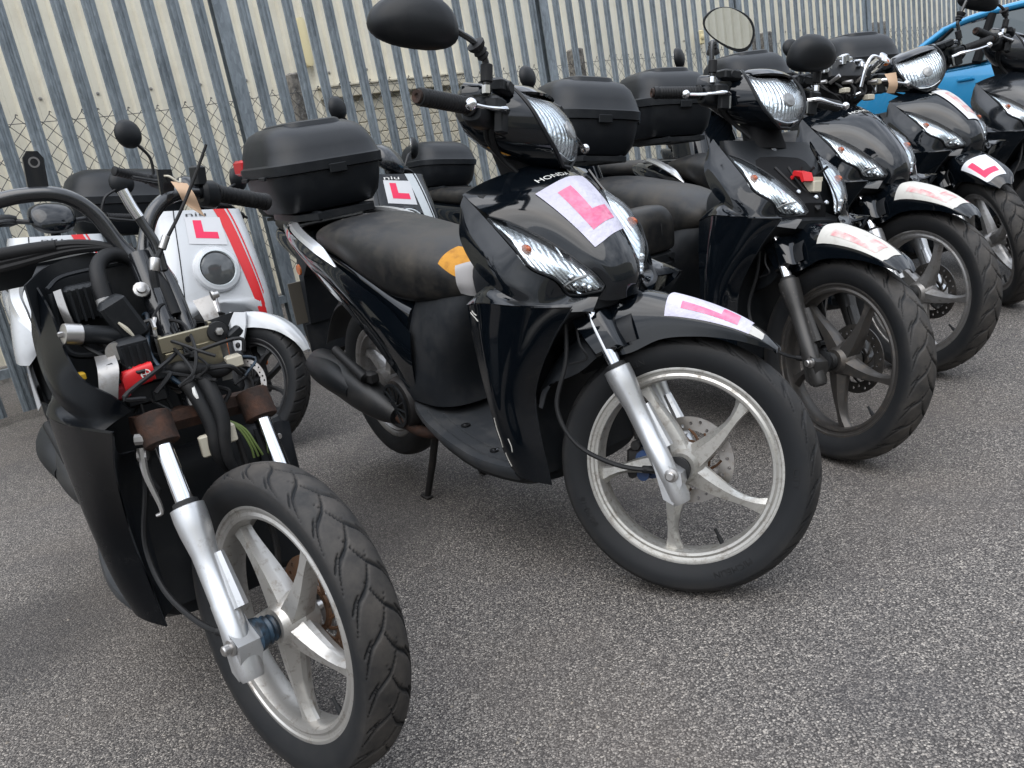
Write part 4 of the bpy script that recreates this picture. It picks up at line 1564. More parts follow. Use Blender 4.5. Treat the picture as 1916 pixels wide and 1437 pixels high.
def scooter(label, x, y, head, lean=0, lift=0, steer=0, rimM=SILVER, forkM=SILVERC, tyreM=TYRE, discM=DISC, wrot=0, hood=True, cowl=True, seat=True, topbox=True, mirrors=('out', 'out'), group=None, gl=None, fender=True, upper=True, honda=True, red=True, name='motor_scooter', sidestand=None, stripped=False, boxm=None):
    gl = gl or GLOSS
    root = empty(name, label=label, cat_='scooter', group=group, m=body_m(x, y, head, lean, lift))
    S = steer_m(steer)
    I = Matrix.Identity(4)
    P = {}
    SIDED = {'forklow', 'sidepanel', 'shield', 'wing', 'cowl', 'lens', 'peg', 'pocket', 'frontinner'}
    def add(nm, gfun, m, key, par=root, mx=None, sharp=38):
        o = obs(nm, gfun, m, par, mx, key, sharp) if key in SIDED else ob(nm, gfun, m, par, mx, key, sharp)
        P[key] = o
        return o
    P['wheel'] = front_wheel(root, S, rimM, tyreM, discM, wrot)
    fk = add('fork_leg', fork_lower_geo, forkM, 'forklow', root, S, 32)
    obs('stanchion', (lambda: stanchion_geo(.150)) if stripped else stanchion_geo, CHROME, fk, None, 'stanchshort' if stripped else 'stanch')
    obs('dust_seal', dustseal_geo, RUBBER, fk, None, 'seal')
    ob('axle', axle_geo, STEEL, fk, None, 'axle')
    ob('axle_seal', axleseal_geo, BLUESEAL if rimM is DULL else RUBBER, fk, None, 'axleseal')
    add('brake_caliper', caliper_geo, BLUEC if rimM is SILVER else ENGINE, 'caliper', root, S)
    ob('caliper_bracket', caliperb_geo, ENGINE, P['caliper'], None, 'caliperb')
    add('speedometer_cable', cable_geo, RUBBER, 'spcable', root, S)
    obs('cable_clip', cable2_geo, RUBBER, P['spcable'], None, 'spcable2', how='loose')
    if fender:
        f = add('front_fender', fender_geo, gl, 'fender', root, S, 40)
        ob('rear_flap', flap_geo, TRIM, f, None, 'flap')
    # rear wheel and drive
    rw = add('rear_wheel', rear_rim_geo, GREYAL, 'rearrim', root, Matrix.Translation((0, 0, .259)))
    t = bpy.data.objects.new('tyre', tyre_mesh('reartyre', .259, .186, .048, 120, False))
    COL.objects.link(t)
    t.parent = rw
    en = add('engine', engine_geo, ENGINE, 'engine')
    ob('fan_cover', fan_geo, MATTE, en, None, 'fan')
    mf = add('muffler', muffler_geo, MUFF, 'muffler')
    ob('heat_shield', muffshield_geo, MATTE, mf, None, 'muffshield')
    ob('exhaust_pipe', exhaust_geo, RUST, mf, None, 'expipe')
    add('shock_absorber', shock_geo, DARKMET, 'shock')
    hg = add('rear_mudguard', hugger_geo, TRIM, 'hugger')
    ob('number_plate', plate_geo, NPLATE, hg, None, 'nplate')
    obs('side_reflector', lambda: both(lathe([(.001, .006), (.018, .005), (.020, 0)], (-.40, -.078, .63), (0, -1, 0), 16)), AMBER, hg, None, 'ambref')
    add('footpeg', peg_geo, RUBBER, 'peg')
    if (sidestand if sidestand is not None else lift < .01):
        add('side_stand', sidestand_geo, DARKMET, 'sidestand')
    else:
        add('centre_stand', stand_geo, ENGINE, 'cstand')
    # bodywork
    add('tail_cover', tail_geo, gl, 'tail')
    add('side_panel', lambda: both(sheet(SIDEO, 0, 1, 0, 1, 14, 40, 0, .004)), gl, 'sidepanel')
    add('underseat_cover', underseat_geo, TRIM, 'underseat')
    fl = add('floorboard', floor_geo, FLOORM, 'floor', sharp=50)
    obs('floor_recess', floorhole_geo, INNER, fl, None, 'floorhole', how='loose')
    obs('floor_bolt', floorbolt_geo, CHROME, fl, None, 'floorbolt', how='loose')
    add('belly_tray', undertray_geo, MATTE, 'undertray')
    shg = lambda: both(sheet(FlipN(SHIELDS, (0, -1, 0)), 0, 1, 0, 1, 30, 18, 0, .004))
    wig = lambda: both(sheet(FlipN(WINGS, (0, -1, .5)), 0, 1, 0, 1, 12, 18, .001, .004))
    cog = lambda: both(sheet(FlipN(COWLS, (0, -1, .3)), 0, 1, 0, 1, 12, 30, .001, .004))
    if stripped:
        for nm, gf, kk in (('leg_shield', shg, 'shield'), ('shield_wing', wig, 'wing')):
            ob(nm, MESH[kk + '_0'], gl, root, None, kk + '_0') if kk + '_0' in MESH else ob(nm, loose(gf())[0], gl, root, None, kk + '_0')
        ob('side_cowl', sheet(FlipN(COWLS, (0, -1, .3)), 0, 1, 0, .80, 12, 30, .001, .004), gl, root)
        P['arch'] = ob('wheel_arch', None, TRIM, root, None, 'frontinner_0')
    else:
        add('inner_leg_shield', innershield_geo, MATTE, 'innershield')
        add('storage_pocket', pocket_geo, TRIM, 'pocket')
        add('leg_shield', shg, gl, 'shield')
        add('wheel_arch', frontinner_geo, TRIM, 'frontinner')
        add('shield_wing', wig, gl, 'wing')
    if upper:
        add('side_cowl', cog, gl, 'cowl')
        add('nose_apron', noseunder_geo, MATTE, 'noseunder')
        ln = add('front_light', lambda: both(sheet(LENSO, 0, 1, 0, 1, 14, 26, .001, .003)), CLEAR, 'lens')
        obs('reflector', lambda: both(sheet(LENSO, .06, .94, .03, .97, 10, 22, -.010, .002)), FLUTE, ln, None, 'lensrefl')
        obs('turn_bulb', lambda: both(ball(LENSO.at(.55, .36) - LENSO.nrm(.55, .36) * .010, .0120, 12, (1.5, .6, .9))), AMBERD, ln, None, 'lensbulb')
        obs('divider', lambda: both(tube([LENSO.at(u, .80 - .10 * u) - LENSO.nrm(u, .7) * .004 for u in (.15, .3, .5, .7, .95)], .0030, 6, 12)), GREYAL, ln, None, 'lensdiv')
        obs('side_lamp', lambda: both(cat(*[ball(LENSO.at(.62 + .1 * (k % 2), .72 + .06 * k) - LENSO.nrm(.6, .8) * .008, .008, 10) for k in range(4)])), CHROME, ln, None, 'lenslamp')
        obs('rubber_edge', lambda: both(tube([LENSO.at(u, v) for u, v in [(1, k / 14) for k in range(15)] + [(k / 6, 1) for k in range(5, -1, -1)] + [(0, k / 14) for k in range(13, -1, -1)]], .0026, 6)), MATTE, ln, None, 'lensedge')
    if hood:
        hd = add('front_hood', lambda: sheet(HOODO, 0, 1, 0, 1, 34, 30, 0, .004), gl, 'hood')
        if honda:
            ob('maker_lettering', lambda: text_on(HOODO, 'HONDA', .017, .150, .47, 2.6, 3.9, .0014, -1, 1, False, 1.12), LETTERW, hd, None, 'hondatxt')
    if not stripped:
        add('column_cover', column_geo, INNER, 'column')
    if seat:
        add('seat', seat_geo, SEAT, 'seat', sharp=60)
    gr = add('grab_rail', grab_geo, SILVERC, 'grab')
    if topbox:
        rk = add('luggage_rack', rack_geo, MATTE, 'rack', root, None if boxm is None else Matrix.Translation((0, 0, boxm.translation.z + .834 * .14)))
        bx = add('top_box', boxbase_geo, BOXM, 'boxbase', root, boxm, sharp=30)
        ob('lid', boxlid_geo, BOXM, bx, None, 'boxlid', 30)
        ob('lid_panel', boxtop_geo, BOXM, bx, None, 'boxtop', 30)
        obs('hinge', boxseam_geo, MATTE, bx, None, 'boxseam', how='loose')
        if red:
            obs('box_reflector', boxrefl_geo, REDREF, bx, None, 'boxrefl', how='loose')
    if stripped:
        return root, S, P
    # handlebar
    hb = add('handlebar', lambda: cat(cyl((.868, -.24, 1.013), (.872, -.13, 1.016), .011, 12), cyl((.868, .24, 1.013), (.872, .13, 1.016), .011, 12), tube([(.872, -.14, 1.016), (.875, -.07, 1.00), (.885, 0, .975), (.875, .07, 1.00), (.872, .14, 1.016)], .0115, 10, 20), cyl((.885, 0, .975), (.985, 0, .74), .018, 14)), DARKMET, 'hbar', root, S)
    obs('grip', grip_geo, RUBBER, hb, None, 'grip', 60)
    obs('bar_end', barend_geo, RUST, hb, None, 'barend')
    obs('switch_housing', switch_geo, MATTE, hb, None, 'switch')
    obs('brake_lever', lever_geo, CHROME, hb, None, 'lever')
    obs('brake_reservoir', reservoir_geo, MATTE, hb, None, 'reserv')
    obs('control_cable', leads_geo, RUBBER, hb, None, 'leads')
    if cowl:
        add('handlebar_cowl', barcowl_geo, gl, 'barcowl', root, S, 50)
        hl = add('headlight', headshell_geo, CLEAR, 'headshell', root, S)
        ob('reflector', headrefl_geo, FLUTE2, hl, None, 'headrefl')
        ob('bulb_cap', headbulb_geo, GREYAL, hl, None, 'headbulb')
        ob('bezel', bezel_geo, MATTE, hl, None, 'headbezel')
        ob('lower_visor', visor_geo, SILVERC, hl, None, 'headvisor')
    for s, st in zip((-1, 1), mirrors):
        if st:
            mirror_parts(root, S, s, st, None)
    return root, S, P

# ------------------------------------------------------------------ the row of black scooters
ROW = 'black scooters parked in the front row'
# main scooter in the middle
rootM, SM, PM = scooter('middle black scooter with pink L paper on its nose and torn orange seat', -.398, 2.685, -56.4, 0, .055, 31, SILVER, SILVERC, TYRE, DISC, 27, mirrors=('out', None), group=ROW)
lplate(HOODO, .19, .54, .26, .76, PM['hood'], None, PAPER, PINK, 'learner_paper', .0022, -.06, 'crumpled white paper with a pink printed L', .24, .82)
lplate(FENDO, .44, .80, .13, .52, PM['fender'], None, PAPER, PINK, 'learner_paper', .0018, .0, 'folded white paper with a pink print on the fender')
ob('old_sticker', sheet(FENDO, .80, .88, .14, .40, 5, 5, .0012, .0004), PAPERW, PM['fender'])
for st, a0 in (('MICHELIN', -5), ('80/90-16', -95), ('MICHELIN', 175), ('CITY', 55)):
    ob('sidewall_lettering', sidewall_text(st, a0 - 27), RUBBER, PM['wheel'])
SHO = FlipN(SHIELDS, (0, -1, 0))
for pts in ([(.05, .06), (.07, .10), (.09, .16), (.115, .22)], [(.04, .10), (.06, .14), (.075, .20)], [(.62, .10), (.68, .08), (.74, .10), (.80, .07)], [(.84, .10), (.90, .08), (.96, .11)], [(.70, .40), (.74, .42), (.78, .40)]):
    ob('scuff_mark', tube([SHO.at(*q) + SHO.nrm(*q) * .0004 for q in pts], .0013, 5, 14), PAPERW, PM['shield'])
# torn seat front: foam shows, cloth flap hangs
def seat_patch(u0, u1, v0, v1, off, shape=None):
    def f(a, b):
        w = math.sin(math.pi * min(1, .18 + .82 * a) * .5) ** .6
        bb = .5 + (b - .5) * w
        return u0 + (u1 - u0) * a, v0 + (v1 - v0) * bb
    return sheet(SEATO, 0, 0, 0, 0, 14, 14, off, .0012, f)
fo = ob('torn_patch', seat_patch(.715, .985, .25, .54, .0016), FOAM, PM['seat'])
cl = ob('cloth_flap', patch([[(.672, -.092, .702), (.702, -.066, .708), (.722, -.036, .704)], [(.690, -.106, .694), (.725, -.080, .702), (.742, -.042, .694)], [(.697, -.112, .662), (.736, -.090, .660), (.752, -.047, .658)], [(.690, -.100, .634), (.728, -.086, .628), (.742, -.050, .632)]], 16, 16, .004), FLEECE, PM['seat'])
ob('tape_strip', seat_patch(.92, .99, .30, .50, .0026), TAPE, PM['seat'])

# third scooter: nose hood missing, dark wheels
rootC, SC, PC = scooter('black scooter with its nose hood missing and dark grey front wheel beside the middle one', .42, 3.33, -70, -10, 0, 2, BRONZE, FORKD, TYRE2, BRONZE, 12, hood=False, mirrors=('up', 'down'), group=ROW, honda=False, red=False, boxm=Matrix.Translation((0, 0, -0.05)) @ Matrix.Diagonal((1.0, 1.04, 1.14, 1)))
lplate(FENDO, .40, .86, .12, .55, PC['fender'], None, PAPERW, PINKF, 'learner_plate', .0012, 0, 'worn white plate with faded red smudge')
core = ob('battery_tray', loft([sring((x, 0, z), w, h, 4, 20) for x, z, w, h in ((.93, .80, .14, .06), (1.0, .755, .11, .06), (1.07, .70, .075, .05), (1.13, .67, .045, .03))], True, 10), INNER, rootC)
ob('fuse_tab', loft([[V((x, y, z)) for x, z in ((1.045, .770), (1.060, .790), (1.095, .783), (1.105, .760), (1.095, .757), (1.085, .772), (1.065, .776), (1.055, .765))] for y in (-.016, .018)]), RED, core)
ob('connector_block', cat(box((1.085, .03, .745), (.05, .030, .035), .004), *[box((1.07 + .009 * k, .032, .765), (.004, .03, .012)) for k in range(5)]), NYLON, core)
ob('wire_bundle', cat(*[tube([(1.02 + .02 * k, -.05 + .03 * k, .80), (1.06, -.03 + .02 * k, .76 + .01 * (k % 2)), (1.10, .0 + .012 * k, .715), (1.14, .01, .68)], .004, 6, 14) for k in range(5)]), RUBBER, core)
obs('steel_screw', cat(*[lathe([(.001, .004), (.006, .003), (.007, 0)], p, (1, 0, .5), 10) for p in ((1.115, .02, .715), (1.13, .045, .70), (1.10, -.03, .73))]), CHROME, core, how='loose')
vis = text_geo('VISION', .034)
ob('model_lettering', xf(vis, Matrix.Translation((.20, .0, 0)) @ Matrix.Identity(4)) if False else text_on(SIDEO, 'VISION', .034, .34, .50, 1 / .13, 1 / .95, .0014, -1, 1, False, 1.1), LETTERW, PC['sidepanel'])

# fourth scooter: handlebar stripped to the instrument
rootD, SD, PD = scooter('black scooter with its handlebar cover stripped off and wiring showing above the nose', .96, 3.90, -70, -6, 0, 2, GREYAL, SILVERC, TYRE2, BRONZE, 5, cowl=False, mirrors=(None, None), group=ROW, boxm=Matrix.Translation((0, 0, -0.05)) @ Matrix.Diagonal((1.0, 1.04, 1.14, 1)))
lplate(FENDO, .38, .84, .12, .58, PD['fender'], None, PAPERW, PINKF, 'learner_plate', .0012, 0, 'worn white plate with most of its red letter gone')
ins = ob('instrument_cluster', cat(box((.905, 0, 1.04), (.05, .20, .09), .012, Matrix.Rotation(R(-28), 3, 'Y'))), MATTE, rootD, SD)
ob('silver_housing', cat(*[box((.925 - .012 * (k % 3), -.11 + .026 * k, 1.085 - .010 * abs(k - 4)), (.03, .020, .028 + .006 * (k % 2)), .004, Matrix.Rotation(R(-20 + 6 * k), 3, 'Z')) for k in range(9)]), CHROME, ins)
ob('wiring_loom', cat(*[tube([(.89, -.16 + .04 * k, 1.02), (.93 + .01 * (k % 3), -.13 + .035 * k, .985 - .02 * (k % 2)), (.955, -.08 + .02 * k, .95), (.94 - .01 * k, -.03 + .01 * k, .91), (.93, .01 * (k - 3), .885)], .0045, 6, 18) for k in range(8)]), RUBBER, ins)
obs('connector', cat(box((.96, -.05, .97), (.03, .025, .018), .003), box((.965, .06, .945), (.03, .03, .02), .003), box((.95, .11, 1.0), (.025, .03, .02), .003)), NYLON, ins, how='loose')
ob('ignition_lock', cat(cyl((.90, .10, 1.03), (.985, .11, 1.075), .020, 16, .003), lathe([(.001, .004), (.02, .003), (.024, 0)], (.985, .11, 1.075), (.85, .1, .5), 16)), CHROME, ins)
ob('turn_lamp_bulb', ball((.985, .115, 1.06), .012, 12), AMBER, ins)
ob('clutch_pipe', tube([(.985, .10, 1.07), (.985, .05, 1.08), (.985, .02, 1.04), (.975, .01, .98)], .006, 8, 20), CHROME, ins)
ob('paper_tag', patch([[(.995, .10, 1.02), (1.0, .15, 1.025)], [(1.012, .105, .985), (1.006, .155, .98)], [(1.0, .108, .955), (.99, .158, .955)]], 6, 6, .0008), TAGP, ins)
obs('tail_pipe_bits', cat(*[cyl((.93, -.15 + .06 * k, 1.0), (.965, -.14 + .06 * k, 1.0 + .02 * (k % 2)), .007, 8) for k in range(5)]), STEEL, ins, how='loose')

# fifth scooter: clean, red L plates on nose and fender
rootE, SE, PE = scooter('black scooter with clear headlight and red L plates on nose and fender', 1.65, 4.55, -70, -2, 0, -28, GREYAL, SILVERC, TYRE2, BRONZE, 40, mirrors=(None, 'tall'), group=ROW, boxm=Matrix.Translation((0, 0, -0.01)) @ Matrix.Diagonal((1.0, 1.04, 1.14, 1)))
lplate(HOODO, .14, .56, .38, .78, PE['hood'], None, LWHITE, PINKF, 'learner_plate', .0040, .03, 'taped white plate with a faded red L', .40, .86)
lplate(FENDO, .50, .86, .16, .64, PE['fender'], None, LWHITE, LRED, 'learner_plate', .0012, 0, 'clean white plate with a red L')
# sixth, cut by the right edge of the picture
rootF, SF, PF = scooter('black scooter at the right edge of the picture with bars turned', 2.30, 4.80, -80, -4, 0, 35, GREYAL, SILVERC, TYRE2, BRONZE, 40, mirrors=('out', None), group=ROW, gl=GLOSS2, honda=False, boxm=Matrix.Translation((0, 0, 0.00)) @ Matrix.Diagonal((1.0, 1.04, 1.14, 1)))

# ------------------------------------------------------------------ stripped scooter in the left foreground
rootA, SA, PA = scooter('stripped black scooter in the left foreground with bare forks and rusty clamp', -1.12, 2.37, -59, 0, .055, 16, DULL, SILVERC, TYRE2, RUSTD, 14, hood=False, cowl=False, mirrors=(None, None), group=ROW, fender=False, upper=False, honda=False, topbox=False, stripped=True, gl=GLOSSDIM)
def inner_lower():
    r = []
    for z, x0, x1, hw in ((.245, .945, 1.005, .160), (.33, .930, .995, .172), (.42, .918, .985, .176), (.49, .915, .980, .176), (.53, .915, .960, .165)):
        r.append(sring(((x0 + x1) / 2, 0, z), (x1 - x0) / 2, hw, 4, 32, 'z'))
    return loft(r, True, 16)
ob('inner_leg_shield', inner_lower(), MATTE, rootA)
BACKP = [[(.930, -.195, .885), (.880, -.150, .905), (.865, -.09, .912), (.868, -.05, .908), (.875, -.02, .895)],
         [(.945, -.197, .800), (.895, -.150, .800), (.885, -.08, .80), (.885, -.03, .80), (.895, .01, .79)],
         [(1.00, -.192, .715), (.930, -.150, .70), (.905, -.07, .69), (.90, .0, .69), (.905, .05, .69)],
         [(1.06, -.165, .645), (.960, -.140, .62), (.920, -.05, .60), (.92, .05, .60), (.93, .11, .60)],
         [(.990, -.160, .520), (.960, -.140, .52), (.940, -.05, .52), (.94, .05, .52), (.94, .12, .52)]]
ob('inner_panel', patch(BACKP, 24, 24, .004), MATTE, rootA)
# raised rim round the recess
ob('panel_rim', tube([(.925, -.165, .87), (.905, -.13, .885), (.895, -.03, .885), (.915, -.172, .80), (.955, -.172, .745), (.955, -.12, .735), (.935, -.04, .745)][0:3] + [], .004, 6, 14), TRIM, rootA)
ob('panel_rib', tube([(.915, -.160, .86), (.918, -.165, .81), (.945, -.165, .76), (.955, -.135, .745), (.945, -.09, .745), (.93, -.03, .75)], .006, 8, 24), TRIM, rootA)
# control box with fins
cb = ob('control_unit', cat(box((.925, -.105, .835), (.045, .075, .065), .006), *[box((.952, -.135 + .012 * k, .835), (.012, .004, .058)) for k in range(5)]), MATTE, rootA)
ob('wire_terminal', cat(cyl((.955, -.085, .825), (.985, -.070, .815), .0055, 8), tube([(.985, -.07, .815), (1.0, -.06, .80), (.99, -.05, .78)], .003, 6, 8)), GREYAL, cb)
ob('metal_strap', patch([[(.935, -.158, .865), (.945, -.146, .868)], [(.945, -.158, .83), (.955, -.146, .83)], [(.955, -.155, .795), (.965, -.143, .797)]], 8, 3, .002), STEEL, cb)
# ignition lock barrel pointing to its right
lk = ob('ignition_lock', cat(tube([(1.015, -.145, .795), (1.00, -.085, .775)], .0165, 14), box((.995, -.070, .800), (.045, .048, .085), .008, Matrix.Rotation(R(20), 3, 'X'))), MATTE, rootA)
ob('lock_cap', cat(lathe([(.012, -.006), (.0175, -.005), (.0185, 0), (.0185, .022), (.0165, .024)], (1.019, -.164, .801), (-.015, .06, -.02), 18), box((1.021, -.172, .803), (.008, .010, .010), .002)), STEEL, lk)
ob('torn_fibre', tube([(1.02, -.082, .80), (1.022, -.072, .785), (1.024, -.062, .765)], [.002, .004, .001], 6, 8), NYLON, lk)
# hose over the frame
ob('breather_hose', tube([(.975, -.085, .815), (.955, -.085, .865), (.93, -.075, .895), (.905, -.045, .905), (.90, -.01, .885), (.93, .015, .84), (.96, .02, .78)], .0135, 10, 34), RUBBER, rootA)
ob('hose_clip', cat(lathe([(.0145, 0), (.0155, .001), (.0155, .012), (.0145, .013)], (.966, -.086, .838), (.3, 0, -.95), 14)), GREYAL, rootA)
ob('down_tube', tube([(.895, .02, .90), (.93, .035, .82), (.98, .035, .72), (1.02, .03, .64)], .014, 10, 20), DARKMET, rootA)
ob('frame_bolt', lathe([(.001, .012), (.008, .011), (.009, .004), (.014, .003), (.015, 0)], (.955, -.022, .838), (.9, 0, .4), 12), STEEL, rootA)
# front carrier brackets
br = ob('head_bracket', cat(box((1.035, .018, .745), (.008, .10, .030), .002), box((1.020, -.025, .735), (.030, .006, .050), .001), box((1.020, .062, .735), (.030, .006, .060), .001), box((1.04, .045, .705), (.006, .045, .055), .001), box((1.04, -.012, .705), (.006, .03, .05), .001)), ZINC, rootA)
ob('bracket_arm', patch([[(.975, .055, .80), (.985, .085, .805)], [(1.0, .062, .76), (1.005, .088, .76)], [(1.01, .070, .70), (1.015, .085, .70)], [(1.02, .06, .65), (1.025, .078, .65)]], 10, 4, .003), GREYAL, br)
ob('bracket_wing', patch([[(1.02, .055, .765), (1.03, .11, .772)], [(1.025, .06, .745), (1.03, .09, .745)]], 6, 6, .003), MATTE, br)
ob('rubber_mount', lathe([(.001, .014), (.007, .013), (.008, .006), (.018, .005), (.020, -.004), (.016, -.006)], (1.04, .070, .745), (1, 0, .2), 18), RUBBER, br)
ob('mount_bolt', lathe([(.001, .006), (.007, .005), (.008, 0)], (1.053, .070, .7475), (1, 0, .2), 6), STEEL, br)
ob('bracket_bolt', lathe([(.001, .014), (.006, .013), (.007, .005), (.010, .004), (.010, 0)], (.985, .088, .802), (0, 1, .1), 10), STEEL, br)
ob('bracket_hole', lathe([(.001, .001), (.005, .001), (.006, 0)], (1.0392, .018, .745), (1, 0, 0), 12), INNER, br)
ob('wire_stay', cat(tube([(1.0, -.02, .79), (1.01, -.028, .77), (1.02, -.03, .70), (1.03, -.02, .655), (1.04, .03, .66)], .0038, 6, 20), tube([(.985, -.06, .775), (1.0, -.03, .788), (1.02, -.028, .775)], .004, 6, 10)), STEEL, br)
# red starter relay cap
rc = ob('relay_cap', loft([sring((1.058 + .0, y, z), .017, .013, 3.4, 18, 'y') for y, z in ((-.108, .700), (-.104, .706), (-.085, .710), (-.060, .712), (-.056, .712))]), RED, rootA)
ob('relay_mark', cat(lathe([(.0065, 0), (.0085, 0), (.0085, .0006), (.0065, .0006)], (1.0722, -.070, .712), (1, 0, .05), 18, True), box((1.0725, -.070, .712), (.0006, .0014, .014)), box((1.0728, -.070, .712), (.0006, .014, .0014))), LETTERW, rc)
ob('relay_body', cat(box((1.035, -.075, .745), (.045, .050, .055), .006), *[box((1.058, -.093 + .012 * k, .74), (.006, .005, .045)) for k in range(4)], box((1.04, -.075, .675), (.03, .07, .04), .005)), MATTE, rootA)
ob('fuse_holder', cat(box((1.055, -.118, .690), (.028, .034, .024), .004)), mat('dark_red_plastic', (.16, .008, .012), .4), rootA)
ob('yellow_connector', box((1.03, -.172, .728), (.018, .032, .014), .003), YELLOW, rootA)
ob('trim_hook', patch([[(1.03, -.135, .755), (1.045, -.105, .755)], [(1.07, -.140, .738), (1.075, -.108, .735)], [(1.085, -.148, .705), (1.085, -.120, .70)], [(1.09, -.150, .665), (1.085, -.132, .66)]], 14, 6, .006), GREYAL, rootA)
ob('socket_tube', cat(lathe([(.010, .03), (.0155, .03), (.0155, 0), (.012, -.002)], (1.02, -.098, .755), (1, -.2, .1), 16), lathe([(.001, .004), (.010, .003), (.012, 0)], (1.045, -.07, .735), (1, 0, .1), 12)), STEEL, rootA)
# loom and connectors hanging over the clamp
for i, pts in enumerate(([(1.04, -.02, .68), (1.07, -.005, .665), (1.10, .005, .60), (1.105, .0, .55), (1.09, .015, .50)], [(1.03, .01, .685), (1.075, .02, .67), (1.105, .025, .61), (1.11, .015, .545), (1.10, .03, .47)], [(1.02, -.05, .69), (1.05, -.01, .70), (1.06, .05, .68), (1.03, .10, .69)])):
    ob('wiring_loom', tube(pts, [.012, .014, .013, .011, .006][:len(pts)], 10, 24), RUBBER, rootA)
ob('loose_wire', cat(*[tube([(1.09, .03, .60), (1.10, .05 + .004 * k, .575), (1.105, .06 + .005 * k, .54), (1.10, .062 + .008 * k, .515)], .0022, 6, 12) for k in range(3)]), mat('green_wire', (.10, .14, .04), .5), rootA, kind='stuff')
obs('nylon_connector', cat(box((1.10, .028, .575), (.018, .028, .034), .003), box((1.06, .080, .690), (.024, .028, .022), .003), box((1.10, -.01, .565), (.014, .026, .04), .003)), NYLON, rootA, how='loose')
ob('cable_tie', tube([(1.07, .0, .675), (1.088, -.005, .66), (1.09, .0, .64)], .004, 6, 10), LETTERW, rootA)
_rw = random.Random(11)
for k in range(20):
    p0 = V((_rw.uniform(.93, .98), _rw.uniform(-.13, .05), _rw.uniform(.70, .80)))
    p3 = V((_rw.uniform(1.03, 1.10), _rw.uniform(-.09, .10), _rw.uniform(.60, .72)))
    p1 = p0 + V((_rw.uniform(.02, .04), _rw.uniform(-.035, .035), _rw.uniform(-.03, .015)))
    p2 = p3 + V((_rw.uniform(-.02, .01), _rw.uniform(-.035, .035), _rw.uniform(.0, .03)))
    ob('thin_wire', tube([p0, p1, (p1 + p2) / 2 + V((.015, _rw.uniform(-.03, .03), 0)), p2, p3], _rw.uniform(.0022, .0045), 6, 22), RUBBER if k % 7 else BLUESEAL, rootA)
for k in range(6):
    c0 = V((_rw.uniform(1.0, 1.06), _rw.uniform(-.14, .10), _rw.uniform(.66, .74)))
    ob('wire_plug', box(c0, (_rw.uniform(.015, .03), _rw.uniform(.016, .03), _rw.uniform(.012, .024)), .003, Matrix.Rotation(_rw.uniform(-.6, .6), 3, 'X')), MATTE, rootA)
for q in ((.905, -.182, .86), (.915, -.188, .82), (.93, -.190, .78), (.96, -.188, .74)):
    ob('broken_clip', box(q, (.018, .016, .014), .003, Matrix.Rotation(R(30), 3, 'Y')), INNER, rootA)
# forks: rusty lower yoke, stem, bars
yk = ob('fork_clamp', cat(loft([[V((1.045 + a, y, .612 + b)) for a, b in ((-.024, -.014), (.014, -.018), (.022, 0), (.016, .018), (-.022, .016))] for y in (-.115, -.09, -.05, 0, .05, .09, .115)]), *[lathe([(.027, -.030), (.030, -.028), (.030, .024), (.027, .026)], V((1.082, s * .095, .612)) - V((0, 0, 0)), (-.485, 0, .874), 18) for s in (-1, 1)]), RUST, rootA, SA)
obs('clamp_bolt', cat(*[cyl((1.075, -.130, .600 - .028 * k), (1.085, -.118, .600 - .028 * k), .010, 8) for k in range(2)]), GREYAL, yk, how='loose')
ob('clamp_arm', tube([(1.08, -.125, .585), (1.09, -.128, .54), (1.11, -.12, .48), (1.105, -.128, .47)], [.008, .006, .004, .003], 8, 14), STEEL, yk)
ob('steering_stem', cat(cyl((1.045, 0, .60), (.90, 0, .895), .021, 16), lathe([(.028, 0), (.031, .004), (.031, .025), (.026, .03)], (.985, 0, .72), (-.44, 0, .9), 18)), DARKMET, rootA, SA)
hb = ob('handlebar', cat(tube([(.905, -.004, .880), (.885, -.025, .915), (.868, -.055, .975), (.855, -.100, 1.008), (.830, -.160, 1.010), (.800, -.225, .995), (.785, -.33, .985)], .0135, 12, 40), tube([(.905, .004, .880), (.886, .022, .915), (.872, .052, .968), (.860, .105, 1.000), (.842, .185, 1.002), (.800, .325, .980)], .0135, 12, 40)), DARKMET, rootA, SA)
ga, gb = V((.838, .200, 1.001)), V((.795, .345, .977))
def one_grip(a, b):
    d = b - a
    L = d.length
    prof = [(.020, 0), (.021, .004), (.018, .008)]
    k = .012
    while k < L - .02:
        prof += [(.0165, k), (.0178, k + .003), (.0178, k + .009), (.0165, k + .011)]
        k += .013
    prof += [(.0175, L - .012), (.019, L - .008), (.019, L - .002), (.015, L)]
    return lathe(prof, a, d, 20)
ob('grip', one_grip(ga, gb), RUBBER, hb)
ob('throttle_housing', cat(loft([sring(V((.845, .165, 1.002)) + V((-.006, .018, -.002)) * k, a, a * 1.15, 3, 18, 'y') for k, a in ((0, .018), (.4, .026), (1.6, .028), (2.2, .022))]), box((.850, .165, 1.035), (.03, .022, .04), .004)), MATTE, hb)
ob('lug', prism([(-.017, -.035), (.017, -.035), (.017, .028), (.009, .040), (-.009, .040), (-.017, .028)], .005, Matrix(((0, 0, 1), (1, 0, 0), (0, 1, 0))), (.835, -.128, 1.045)), DARKMET, hb)
ob('lug_hole', lathe([(.0065, -.0032), (.0095, -.0032), (.0095, .0032), (.0065, .0032)], (.835, -.128, 1.066), (1, 0, 0), 18, True), GREYAL, hb)
ob('lug', prism([(-.014, -.03), (.014, -.03), (.014, .02), (-.014, .02)], .005, Matrix(((0, 0, 1), (1, 0, 0), (0, 1, 0))), (.868, .088, 1.028)), DARKMET, hb)
tg = ob('paper_tag', patch([[(.885, .090, 1.025), (.893, .118, 1.02)], [(.900, .094, 1.005), (.905, .124, .998)], [(.895, .105, .985), (.900, .135, .970)], [(.905, .125, .965), (.900, .142, .955)]], 10, 6, .0008), TAGP, rootA, SA)
